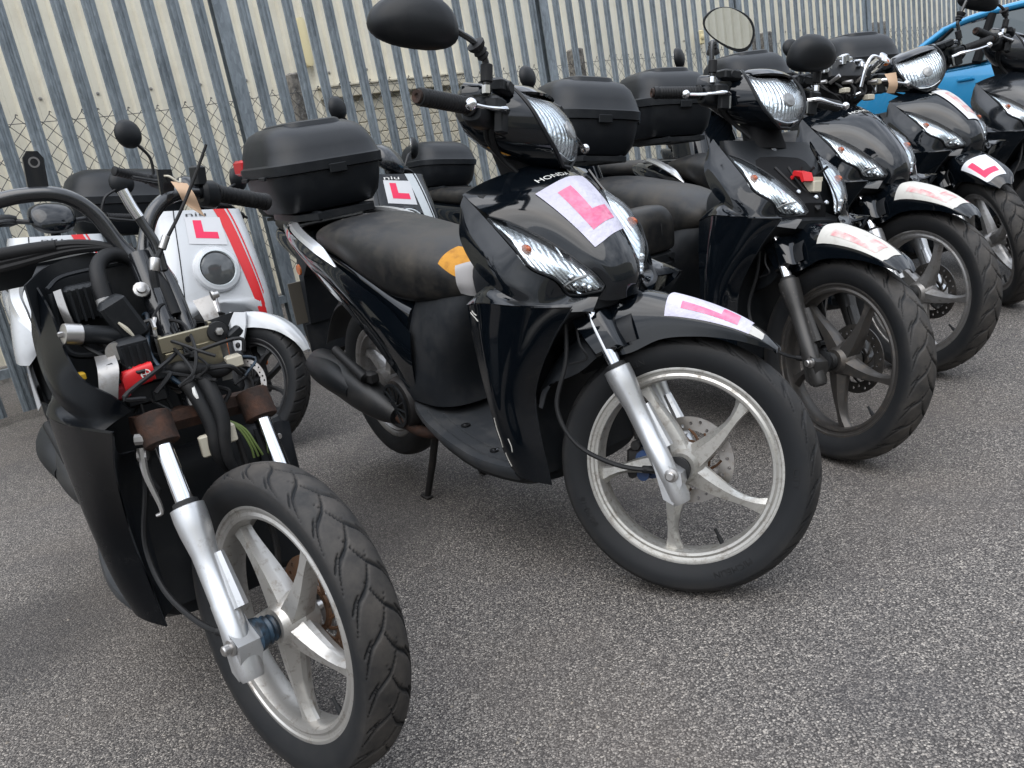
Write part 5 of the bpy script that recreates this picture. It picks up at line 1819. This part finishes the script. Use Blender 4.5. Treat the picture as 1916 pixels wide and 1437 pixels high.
ob('string', tube([(.870, .086, 1.036), (.880, .092, 1.034), (.888, .105, 1.022), (.880, .112, 1.03)], .0022, 6, 12), NYLON, tg)
ob('throttle_cable', tube([(.955, .155, 1.068), (.955, .12, 1.015), (.960, .075, .955), (.97, .030, .905), (.985, .004, .875), (.99, -.002, .84)], [.0025, .003, .003, .004, .0075, .0075], 8, 40), RUBBER, rootA)
obs('cable_ferrule', cat(lathe([(.0085, 0), (.0095, .002), (.0095, .022), (.0085, .024)], (.986, .003, .868), (-.12, .18, .5), 14), lathe([(.006, 0), (.007, .001), (.007, .025), (.006, .026)], (.972, .028, .902), (-.12, .4, .6), 12)), STEEL, rootA, how='loose')
ob('choke_rod', tube([(.90, .005, 1.005), (.905, .018, .955), (.915, .030, .91), (.925, .03, .86)], .0085, 10, 24), DARKMET, rootA)
ob('rod_sleeve', tube([(.898, .003, 1.012), (.902, .010, .982), (.905, .017, .960)], .0098, 12, 8), CHROME, rootA)
for k in range(3):
    ob('control_cable', tube([(.80, -.30, .93 - .012 * k), (.84, -.20, .935 - .010 * k), (.87, -.10, .935 - .006 * k), (.895, -.03, .91), (.91, .02 + .006 * k, .86), (.93, .035, .80)], .0075, 8, 34), RUBBER, rootA)
ob('cable_sheath', tube([(.835, -.215, .937), (.85, -.165, .937), (.862, -.125, .936)], [.012, .012, .011], 10, 10), RUBBER, rootA)
ip = ob('instrument_tray', loft([[V((x, y, z)) for x, y in ((.70, -.30), (.70, -.075), (.735, -.055), (.79, -.065), (.805, -.10), (.80, -.30), (.775, -.325), (.72, -.325))] for z in (.872, .882, .902, .908)]), MATTE, rootA)
ob('tray_boss', cat(cyl((.755, -.19, .905), (.755, -.19, .93), .014, 12), box((.76, -.19, .925), (.02, .04, .012), .003)), RUBBER, ip)
ob('column_skirt', patch([[(.80, -.16, .905), (.81, -.10, .897), (.83, -.05, .905), (.85, .0, .915)], [(.845, -.18, .885), (.85, -.10, .877), (.86, -.05, .88), (.87, .0, .885)]], 8, 16, .003), MATTE, rootA)
ob('left_panel', patch([[(.985, .10, .530), (.975, .150, .528), (.955, .180, .515)], [(.99, .10, .47), (.982, .150, .47), (.97, .172, .46)], [(.985, .09, .39), (.98, .14, .39), (.97, .165, .385)], [(.99, .09, .28), (.99, .14, .28), (.985, .16, .28)]], 14, 10, .003), TRIM, rootA)
ob('panel_bolt', lathe([(.001, .003), (.005, .003), (.006, 0)], (.985, .145, .500), (1, 0, 0), 10), STEEL, rootA)
ob('bracket_strip', tube([(1.135, -.02, .50), (1.115, -.01, .47), (1.10, 0, .45)], .006, 8), STEEL, rootA)

# ------------------------------------------------------------------ electric scooters
def black_rim_geo():
    fl = [(.196, -.033), (.191, -.035), (.184, -.033), (.176, -.027), (.170, -.028), (.164, -.02), (.162, 0), (.164, .02), (.170, .028), (.176, .027), (.184, .033), (.191, .035), (.196, .033), (.185, .02), (.185, -.02)]
    g = [lathe(fl, (0, 0, 0), (0, 1, 0), 72, True), lathe([(.014, -.04), (.040, -.04), (.05, 0), (.040, .04), (.014, .04)], (0, 0, 0), (0, 1, 0), 24)]
    for k in range(10):
        a = 2 * math.pi * k / 10
        g.append(spoke(a, .035, .166, .18 if k % 2 else -.18, .022, .014, .05, .030, 6))
    return cat(*g)
BLKM = mat('satin_black_metal', (.013, .0135, .015), .38, .2, dust=((.05, .045, .04), 16, .52, .9))
NLEV = [(.450, 1.085, .232, .135), (.510, 1.095, .235, .135), (.59, 1.090, .232, .132), (.68, 1.072, .222, .130), (.77, 1.046, .210, .128), (.86, 1.014, .197, .124), (.93, .985, .186, .118), (.970, .970, .178, .100)]
def n_ring(z, xc, hw, d):
    return sring((xc - d, 0, z), d, hw, 3.6, 36, 'z')
def nbody_geo():
    P, F = loft([n_ring(*l) for l in NLEV], True, 40)
    out = []
    for p in P:
        if p.z < .60 and p.x > .90:
            k = max(0, 1 - (p.y / .190) ** 2) ** .7
            p = V((p.x, p.y, p.z + .135 * k * (1 - (p.z - .45) / .15)))
        out.append(p)
    return out, F
def nseam_geo():
    pts = [NS.at(u, .20) + NS.nrm(u, .20) * .0005 for u in (0, .2, .4, .6, .78)] + [NS.at(.82, .24), NS.at(.84, .40), NS.at(.84, .62), NS.at(.82, .90)]
    return tube(pts, .0022, 6, 40)
def nsurf():
    rows = []
    for z, xc, hw, d in reversed(NLEV):
        row = []
        for k in (-.92, -.7, -.35, 0, .35, .7, .92):
            row.append((xc - d + d * (1 - abs(k) ** 3.6) ** (1 / 3.6), hw * k, z))
        rows.append(row)
    return FlipN(Surf(rows), (1, 0, 0))
NS = nsurf()
def strip(v0, v1, v2, v3, u0=.0, u1=1.0, off=.0015):
    return sheet(NS, 0, 0, 0, 0, 24, 5, off, .0004, lambda a, b: (u0 + (u1 - u0) * a, (v0 + (v2 - v0) * a) + ((v1 + (v3 - v1) * a) - (v0 + (v2 - v0) * a)) * b))
NAX = V((1.27, 0, .258))
def nfender_geo():
    rows = []
    for a, hw in ((128, .055), (112, .062), (95, .064), (78, .062), (60, .052), (44, .036), (34, .016)):
        t = R(a)
        row = []
        for k in (-1, -.9, -.55, 0, .55, .9, 1):
            r = .300 - ((.012 + .058 * min(1, max(0, a - 36) / 50)) if abs(k) > .95 else .016 if abs(k) > .8 else 0)
            row.append((NAX.x + r * math.cos(t), hw * k, NAX.z + r * math.sin(t)))
        rows.append(row)
    g = [patch(rows, 26, 16, .003)]
    for s in (-1, 1):
        q = [(1.175, .545), (1.255, .548), (1.262, .50), (1.257, .40), (1.235, .385), (1.215, .40)]
        g.append(loft([[V((x, y * s, z)) for x, z in q] for y in (.068, .076)]))
    return cat(*g)
def nfork_geo(lower):
    g = []
    for s in (-1, 1):
        a, b = V((1.100, s * .085, .59)), V((1.27, s * .085, .258))
        d = b - a
        L = d.length
        if lower == 0:
            g.append(lathe([(.020, L * .52), (.021, L * .54), (.021, L + .005), (.012, L + .02)], a, d, 14))
        elif lower == 1:
            prof = [(.016, L * .16)]
            for k in range(9):
                prof += [(.018, L * (.17 + .039 * k)), (.027, L * (.185 + .039 * k)), (.018, L * (.205 + .039 * k))]
            g.append(lathe(prof, a, d, 14))
        else:
            g.append(cyl(a - d * .02, a + d * .2, .0145, 12))
    return cat(*g)
def nseat_geo():
    return loft([sring((x, 0, z), w, h, 3, 24) for x, z, w, h in ((-.28, .80, .10, .02), (-.24, .795, .14, .04), (-.05, .775, .155, .05), (.15, .755, .155, .05), (.32, .74, .14, .05), (.45, .735, .10, .045), (.50, .73, .05, .02))], True, 22)
def nrear_geo():
    return loft([sring((x, 0, z), w, h, 3, 24) for x, z, w, h in ((-.40, .76, .06, .03), (-.30, .72, .12, .06), (-.05, .66, .15, .09), (.20, .60, .155, .13), (.40, .54, .15, .16), (.50, .50, .135, .18))], True, 18)
def nlegs_geo():
    return loft([sring(((a + b) / 2, 0, z), (b - a) / 2, w, 4, 28, 'z') for z, a, b, w in ((.27, .80, .90, .14), (.40, .80, .88, .165), (.55, .80, .92, .170), (.72, .80, .90, .150), (.88, .80, .86, .118), (.95, .81, .85, .10))], True, 16)
def nfloor_geo():
    return cat(loft([sring((x, 0, .29), w, .05, 5, 20) for x, w in ((.40, .13), (.48, .16), (.70, .17), (.86, .15))], True, 10), loft([sring((x, 0, .23), w, .05, 3, 16) for x, w in ((.2, .08), (.4, .12), (.7, .13), (.88, .10))]))
def nbars_geo():
    return cat(tube([(.80, -.36, 1.035), (.83, -.20, 1.045), (.865, -.06, 1.03), (.872, 0, 1.02), (.865, .06, 1.03), (.83, .20, 1.045), (.80, .36, 1.035)], .011, 10, 30), cyl((.872, 0, 1.02), (.99, 0, .78), .02, 12))
def ncowl_geo():
    return loft([sring((x, 0, z), w, h, 2.5, 28) for x, z, w, h in ((.80, 1.055, .05, .025), (.825, 1.060, .085, .045), (.865, 1.055, .092, .058), (.905, 1.035, .085, .055), (.935, 1.015, .060, .035), (.945, 1.005, .03, .015))], True, 16)
def nhead_housing():
    n = NS.nrm(.50, .5)
    c = NS.at(.50, .5)
    return lathe([(.080, -.012), (.096, -.004), (.097, .006), (.090, .018), (.078, .022), (.073, .010)], c, n, 36)
def nhead_ring():
    n = NS.nrm(.50, .5)
    c = NS.at(.50, .5) + n * .0
    return lathe([(.0732, .010), (.0778, .0225), (.073, .024), (.070, .017)], c, n, 36, True)
def nhead_glass():
    n = NS.nrm(.50, .5)
    c = NS.at(.50, .5)
    return lathe([(.070, .012), (.066, .018), (.047, .024), (.02, .027), (.001, .0275)], c, n, 36)
def nhead_lamps2():
    n = NS.nrm(.50, .5)
    c = NS.at(.50, .5)
    u = V((0, 1, 0))
    w = n.cross(u)
    return cat(*[lathe([(.001, .0), (.011, .001), (.013, .0)], c + u * a + w * b + n * (.0272 - (a * a + b * b) * 3.1), n, 14) for a, b in ((0, -.018), (-.012, .020), (.014, .018))])
def nhead_lamps():
    n = NS.nrm(.50, .5)
    c = NS.at(.50, .5)
    u = V((0, 1, 0))
    w = n.cross(u)
    return cat(*[lathe([(.001, .004), (.010, .004), (.013, .008), (.014, .004)], c + u * a + w * b + n * .004, n, 14) for a, b in ((0, .022), (-.018, -.012), (.018, -.012))])
def round_mirror(root, S, s, tilt=0.0, r=.056):
    pts = [(.835, s * .20, 1.05), (.835, s * .215, 1.10), (.830, s * .235, 1.135), (.815, s * .285, 1.165)]
    st = ob('mirror_stem', lambda: tube(pts, .006, 8, 18), BLKM, root, S, 'nmst%d' % s)
    c, n = V((.80, s * .315, 1.195)), V((.93, s * tilt, .12)).normalized()
    ob('mirror_housing', lambda: lathe([(.001, .030), (r * .45, .028), (r * .8, .019), (r * .97, .006), (r, -.002), (r * .97, -.008)], c, n, 32), MATTE, root, S, 'nmh%d_%d' % (s, int(tilt * 100)))
    ob('mirror_glass', lambda: lathe([(r * .93, -.0086), (r * .93, -.0092), (.001, -.0094)], c, n, 32), MIRROR, root, S, 'nmg%d_%d' % (s, int(tilt * 100)))

def escooter(label, x, y, head, lean, steer, body, stripe, plateM, group, topbox=1.0, front=True, mirrors=(0.0, 0.0), textM=None, box_y=1.0):
    root = empty('electric_scooter', label=label, cat_='scooter', group=group, m=body_m(x, y, head, lean, 0))
    S = steer_m(steer)
    w = ob('front_wheel', black_rim_geo, BLKM, root, S @ Matrix.Translation(NAX), 'nrim', 30)
    t = bpy.data.objects.new('tyre', tyre_mesh('ntyre', .258, .188, .046, 480, True, 1, 34))
    COL.objects.link(t)
    t.parent = w
    ob('brake_disc', lambda: disc_geo(.105, .078, 30), DISC, w, Matrix.Translation((0, -.050, 0)), 'ndisc')
    ob('disc_carrier', lambda: carrier_geo(.079, .03, 8), BLKM, w, Matrix.Translation((0, -.050, 0)), 'ncarrier')
    f = obs('fork_leg', lambda: nfork_geo(0), BLKM, root, S, 'nfork0')
    obs('fork_boot', lambda: nfork_geo(1), RUBBER, f, None, 'nfork1')
    obs('stanchion', lambda: nfork_geo(2), STEEL, f, None, 'nfork2')
    obs('side_reflector', lambda: both(loft([[V((1.205 + a, -.112 - k, .395 + b)) for a, b in ((-.022, .045), (-.014, .052), (.000, .050), (.030, -.035), (.026, -.045), (.014, -.045))] for k in (0, .006)])), AMBER, f, None, 'namb')
    ob('brake_caliper', lambda: cat(box((1.180, -.075, .300), (.06, .05, .085), .012), cyl((1.165, -.09, .33), (1.165, -.11, .33), .012, 8), cyl((1.165, -.09, .27), (1.165, -.11, .27), .012, 8), tube([(1.16, -.09, .34), (1.13, -.10, .42), (1.11, -.09, .52)], .006, 8, 12)), BLKM, root, S, 'ncal')
    fd = ob('front_fender', nfender_geo, body, root, S, 'nfender')
    obs('fender_bolt', lambda: cat(*[lathe([(.001, .005), (.009, .004), (.012, 0)], (1.235, s * .077, z), (0, s, 0), 10) for s in (-1, 1) for z in (.415, .465)]), BLKM, fd, None, 'nfb', how='loose')
    bd = ob('front_panel', nbody_geo, body, root, None, 'nbody', 40)
    if stripe is not None:
        ob('stripe', lambda: strip(.62, .74, .83, .92), stripe, bd, None, 'nstr1')
        ob('stripe', lambda: strip(.765, .785, .935, .955), stripe, bd, None, 'nstr2')
    hh = ob('headlight', nhead_glass, NGLASS, root, None, 'nhglass')
    ob('lamp_housing', nhead_housing, body, hh, None, 'nhh')
    ob('lamp_ring', nhead_ring, GREYP, hh, None, 'nhr')
    ob('panel_seam', nseam_geo, MATTE, bd, None, 'nseam')
    obs('side_fairing', lambda: both(patch([[(.86, -.150, .62), (.93, -.190, .60), (.98, -.195, .55)], [(.80, -.160, .42), (.88, -.192, .40), (.95, -.195, .42)], [(.76, -.150, .24), (.83, -.175, .22), (.88, -.165, .25)]], 12, 10, .004)), body, root, None, 'nfair')
    lp = None if textM is False else lplate(NS, .12, .34, .30, .66, bd, None, LWHITE, LRED, 'learner_plate', .0024, .02)
    if textM is not False:
        ob('maker_lettering', lambda: text_on(NS, 'niu', .042, .075, .42, 2.1, 4.6, .0026, -1, 1, False, 1.0), textM or LETTERW, bd, None, 'niutxt')
    ob('inner_leg_shield', nlegs_geo, MATTE, root, None, 'nlegs')
    ob('front_recess', lambda: cat(loft([sring((x, 0, z), w, h, 3, 20) for x, z, w, h in ((.93, .52, .15, .06), (1.0, .505, .145, .035))])), INNER, root, None, 'nrec')
    ob('floorboard', nfloor_geo, TRIM, root, None, 'nfloor')
    ob('rear_body', nrear_geo, body, root, None, 'nrear')
    ob('seat', nseat_geo, SEAT, root, None, 'nseat')
    rw = ob('rear_wheel', black_rim_geo, BLKM, root, Matrix.Translation((0, 0, .258)), 'nrim')
    t2 = bpy.data.objects.new('tyre', tyre_mesh('ntyre', .258, .188, .046))
    COL.objects.link(t2)
    t2.parent = rw
    ob('swing_arm', lambda: both(tube([(0, -.09, .258), (.2, -.10, .30), (.42, -.08, .34)], .022, 8, 12)), BLKM, root, None, 'nswing', kind='stuff')
    ob('side_stand', sidestand_geo, BLKM, root, None, 'sidestand')
    hb = ob('handlebar', nbars_geo, BLKM, root, S, 'nbars')
    obs('grip', lambda: both(one_grip(V((.826, -.225, 1.043)), V((.80, -.365, 1.035)))), RUBBER, hb, None, 'ngrip')
    obs('switch_housing', lambda: both(loft([sring((.835, -y, 1.045), a, a * 1.1, 3, 16, 'y') for y, a in ((.215, .018), (.20, .026), (.155, .026), (.13, .018))])), MATTE, hb, None, 'nsw')
    obs('brake_lever', lambda: both(tube([(.865, -.145, 1.04), (.885, -.18, 1.04), (.875, -.25, 1.03), (.862, -.33, 1.02)], [.009, .009, .007, .006], 8, 14)), BLKM, hb, None, 'nlev')
    ob('instrument_cowl', ncowl_geo, GLOSS if body is not GLOSS else GLOSS2, root, S, 'ncowl')
    for s, ti in zip((-1, 1), mirrors):
        if ti is not None:
            round_mirror(root, S, s, ti)
    if topbox:
        m = Matrix.Translation((0, 0, .0)) @ Matrix.Diagonal((1.0, 1.0, 1.0, 1)) if box_y == 1 else Matrix.Translation((-.02, 0, -.14)) @ Matrix.Diagonal((1.15, box_y, 1.25, 1))
        bx = ob('top_box', boxbase_geo, BOXM, root, m, 'boxbase', 30)
        ob('lid', boxlid_geo, BOXM, bx, None, 'boxlid', 30)
        ob('rack', rack_geo, MATTE, root, None, 'rack')
    return root
EROW = 'electric scooters parked by the fence'
escooter('white electric scooter with red stripe and red L plate beside the stripped scooter', -1.80, 4.25, -55, -8, 34, WHITEP, REDP, None, EROW, 1, True, (.2, .1), LETTERD, 1.45)
escooter('black electric scooter with pale stripe and red L plate behind the middle scooter', -1.03, 4.76, -55, -8, 30, GLOSS, GREYP, None, EROW, 1, True, (.0, .6))
escooter('white electric scooter with red stripe cut off by the left edge of the picture', -2.44, 4.33, -55, -8, 0, WHITEP, REDP, None, EROW, 0, True, (None, .1), LETTERD)

# ------------------------------------------------------------------ scooters half hidden in the back row
escooter('black electric scooter mostly hidden behind the handlebar of the middle scooter', -.16, 5.02, -55, -8, 34, GLOSS, None, None, EROW, 1, True, (.3, None), False)
escooter('black electric scooter hidden behind the top box of the hoodless scooter', .72, 5.50, -55, -8, 30, GLOSS, None, None, EROW, 0, True, (.1, None), False)
escooter('black electric scooter hidden behind the stripped handlebar scooter with mirror edge showing', 1.62, 6.10, -55, -8, 20, GLOSS, None, None, EROW, 0, True, (.9, None), False)

# loose seat unit standing on the hoodless scooter's footboard
sx, sy = .49, 2.62
su = empty('seat_unit', (sx, sy, .312), 'rounded matte black seat unit standing between the middle scooter and its hoodless neighbour', 'seat')
sm = Matrix.Rotation(R(-60), 4, 'Z')
ob('cushion', loft([sring((0, 0, z), a, b, 3, 28, 'z') for z, a, b in ((.275, .055, .085), (.29, .070, .100), (.36, .074, .104), (.395, .064, .095), (.415, .045, .075), (.422, .02, .04))], True, 18), SEAT, su, sm)
ob('piping', tube([(.074 * math.cos(t), .020 + .002 * math.sin(t), .345 + .072 * math.sin(t)) for t in [math.pi * k / 16 - .3 for k in range(17)]], .0028, 6), RUBBER, su, sm)
ob('bracket', cat(box((.02, .0, .25), (.09, .14, .05), .008), cyl((.06, .05, .26), (.075, .05, .26), .010, 10), box((.06, 0, .235), (.02, .10, .015), .003)), MATTE, su, sm)
ob('support_panel', cat(box((0, .0, .115), (.05, .11, .23), .010), *[box((.027, -.04 + .016 * k, .06), (.006, .006, .09)) for k in range(6)]), TRIM, su, sm)

# ------------------------------------------------------------------ blue car
def car_m():
    m = Matrix(((-FN.x, FD.x, 0, 0), (-FN.y, FD.y, 0, 0), (0, 0, 1, 0), (0, 0, 0, 1)))
    m.translation = fpt(9.15, 5.12, .0)
    return m
car = empty('parked_car', label='bright blue hatchback parked nose to the fence beyond the scooters', cat_='car', m=car_m())
CW = 1.62
def cring(x, z0, z1, hw, sh=.06):
    c = CW / 2
    pts = [(-hw + .06, z0), (-hw, z0 + .10), (-hw - .012, (z0 + z1) / 2), (-hw + .01, z1 - .10), (-hw + sh, z1), (-hw * .5, z1 + .012), (0, z1 + .015)]
    pts = pts + [(-a, b) for a, b in reversed(pts[:-1])]
    return [V((x, c + a, b)) for a, b in pts]
def car_body():
    return loft([cring(x, a, b, w) for x, a, b, w in ((0, .42, .60, .62), (.06, .24, .72, .72), (.30, .20, .86, .78), (.70, .20, .97, .80), (1.2, .20, .99, .81), (2.0, .20, 1.01, .81), (2.8, .20, 1.04, .80), (3.25, .22, 1.06, .77), (3.42, .26, 1.02, .70), (3.48, .40, .90, .62))], True, 40)
ob('body', car_body(), CARBLUE, car)
def roof_grid():
    rows = []
    for x, z, hw in ((1.32, 1.385, .54), (1.60, 1.455, .555), (2.0, 1.485, .56), (2.5, 1.475, .555), (2.95, 1.435, .54), (3.12, 1.40, .53)):
        rows.append([(x, CW / 2 + hw * k, z + .022 * (1 - k * k) - (.035 if abs(k) > .95 else 0)) for k in (-1.07, -.92, -.5, 0, .5, .92, 1.07)])
    return rows
ob('roof', patch(roof_grid(), 26, 18, .02), CARBLUE, car)
def side_pt(x, t):
    """left glass plane: t=0 belt, 1 roof edge"""
    return V((x, .012 + .215 * t, 1.0 + (.40) * t))
def strip3(a, b, r):
    return tube([a, (a + b) / 2 + V((0, -.008, .008)), b], r, 8, 10)
for side in (0, 1):
    def fl(p):
        return V((p.x, CW - p.y, p.z)) if side else p
    A0p, A1p = fl(V((.76, .035, .985))), fl(V((1.34, .225, 1.375)))
    ob('windscreen_pillar', tube([A0p, (A0p + A1p) * .5 + V((-.01, 0, .012)), A1p], [.040, .036, .036], 10, 14), CARBLUE, car)
    ob('cant_rail', tube([fl(V((x, .215 + .004, z))) for x, z in ((1.30, 1.36), (1.60, 1.425), (2.0, 1.452), (2.5, 1.442), (2.95, 1.40), (3.15, 1.36))], [.034] * 6, 10, 30), CARBLUE, car)
    ob('door_pillar', tube([fl(V((1.70, .010, 1.0))), fl(V((1.78, .205, 1.42)))], [.045, .040], 8), INNER, car)
    ob('rear_pillar', tube([fl(V((3.30, .09, 1.05))), fl(V((3.12, .24, 1.385)))], [.11, .08], 10, 8), CARBLUE, car)
    def q(*pts):
        g = loft([[fl(V(p)) for p in pts], [fl(V(p) + V((0, .012, 0))) for p in pts]])
        return g
    ob('side_window', q((.98, .022, 1.005), (1.68, .020, 1.005), (1.755, .195, 1.385), (1.42, .195, 1.365)), GLASSD, car)
    ob('side_window', q((1.74, .020, 1.005), (2.62, .025, 1.03), (2.66, .195, 1.40), (1.815, .195, 1.41)), GLASSD, car)
    ob('quarter_window', q((2.70, .027, 1.035), (3.10, .05, 1.06), (3.02, .20, 1.33), (2.74, .196, 1.39)), GLASSD, car)
    ob('window_trim', cat(tube([fl(V((.80, .018, .995))), fl(V((1.7, .006, 1.0))), fl(V((2.7, .012, 1.025))), fl(V((3.2, .05, 1.05)))], .010, 6, 20), tube([fl(V((.98, .016, 1.005))), fl(V((1.42, .188, 1.368)))], .016, 6)), INNER, car)
    ob('door_mirror', cat(loft([sring(fl(V((1.02, y, 1.055))), a, b, 2.6, 18, 'y') for y, a, b in ((.0, .02, .03), (-.05, .05, .05), (-.13, .06, .06), (-.17, .04, .04))], True, 10)), CARBLUE, car)
    ob('door_handle', box(fl(V((1.60, -.006, .86))), (.16, .03, .03), .01), CARBLUE, car)
    for nm, x in (('wheel', .66), ('wheel', 2.86)):
        w = ob(nm, xf(cat(lathe([(.19, -.06), (.20, -.075), (.185, -.07), (.17, -.03), (.05, -.02), (.02, -.035)], (0, 0, 0), (0, 1, 0), 32), *[spoke(2 * math.pi * k / 5, .03, .18, .1, .06, .04, .05, .03, 5) for k in range(5)]), Matrix.Translation(fl(V((x, .09, .29)))) @ Matrix.Rotation(math.pi * side, 4, 'Z')), SILVERC, car)
        ob('tyre', lathe([(.19, -.08), (.24, -.09), (.28, -.075), (.29, -.04), (.29, .04), (.28, .075), (.19, .08)], fl(V((x, .10, .29))), (0, 1, 0), 40, True), TYRE, w)
    ob('headlamp', ball(fl(V((.20, .10, .72))), .12, 16, (1, .6, .6)), GLASSD, car)
    ob('tail_lamp', box(fl(V((3.36, .10, .92))), (.10, .12, .22), .03), REDREF, car)
ob('windscreen', loft([[V(p) for p in ((.80, .10, 1.0), (.74, CW / 2, 1.0), (.80, CW - .10, 1.0), (1.34, CW - .27, 1.385), (1.31, CW / 2, 1.40), (1.34, .27, 1.385))], [V(p) for p in ((.82, .10, .995), (.76, CW / 2, .995), (.82, CW - .10, .995), (1.36, CW - .27, 1.375), (1.33, CW / 2, 1.39), (1.36, .27, 1.375))]]), GLASSD, car)
ob('rear_window', loft([[V(p) for p in ((3.36, .18, 1.06), (3.36, CW - .18, 1.06), (3.14, CW - .28, 1.39), (3.14, .28, 1.39))], [V(p) for p in ((3.34, .18, 1.06), (3.34, CW - .18, 1.06), (3.12, CW - .28, 1.38), (3.12, .28, 1.38))]]), GLASSD, car)
ob('aerial', cyl((2.95, CW / 2, 1.46), (3.25, CW / 2, 1.72), .004, 6), INNER, car)
ob('front_bumper', box((.03, CW / 2, .38), (.12, 1.3, .22), .05), CARBLUE, car)

# ------------------------------------------------------------------ far side of the yard, seen in the mirrors and the paint
yard = empty('yard_building', fpt(3, -8.6, 0), 'cream clad building across the yard reflected in the mirrors', 'building')
y0 = Matrix.Translation(-yard.location)
for k in range(-11, 22):
    ob('cladding_sheet', clad_geo, CREAM, yard, y0 @ fmat(k * SH, -8.6, 0) @ Matrix.Rotation(math.pi, 4, 'Z'), 'clad', 20)
yf = empty('yard_fence', fpt(3, -7.6, 0), 'palisade fence across the yard reflected in the mirrors', 'fence')
f0 = Matrix.Translation(-yf.location)
for k in range(-40, 80):
    ob('pale', pale_geo, GALV, yf, f0 @ fmat(k * .155 + 1.5, -7.6, 0) @ Matrix.Rotation(math.pi, 4, 'Z'), 'pale', 25)

# ------------------------------------------------------------------ loose grit on the tarmac
def grit_geo():
    rnd = random.Random(5)
    P, F = [], []
    for k in range(420):
        x, y = rnd.uniform(-1.6, 2.4), rnd.uniform(.9, 3.6)
        r = rnd.uniform(.0015, .0042) * (1.6 if rnd.random() < .06 else 1)
        a = rnd.uniform(0, 6.28)
        n = len(P)
        for t in range(5):
            q = a + t * 1.2566
            P.append(V((x + r * math.cos(q) * rnd.uniform(.7, 1.2), y + r * math.sin(q) * rnd.uniform(.7, 1.2), .0002)))
        P.append(V((x + rnd.uniform(-.3, .3) * r, y, r * rnd.uniform(.7, 1.1))))
        F += [(n + t, n + (t + 1) % 5, n + 5) for t in range(5)]
    return P, F
tag(ob('loose_grit', grit_geo, mat('pale_grit', (.30, .27, .23), .85, var=((.10, .085, .07), 40, .4, .6)), None, None, None, 20), 'loose pale grit scattered on the tarmac', None, None, 'stuff')
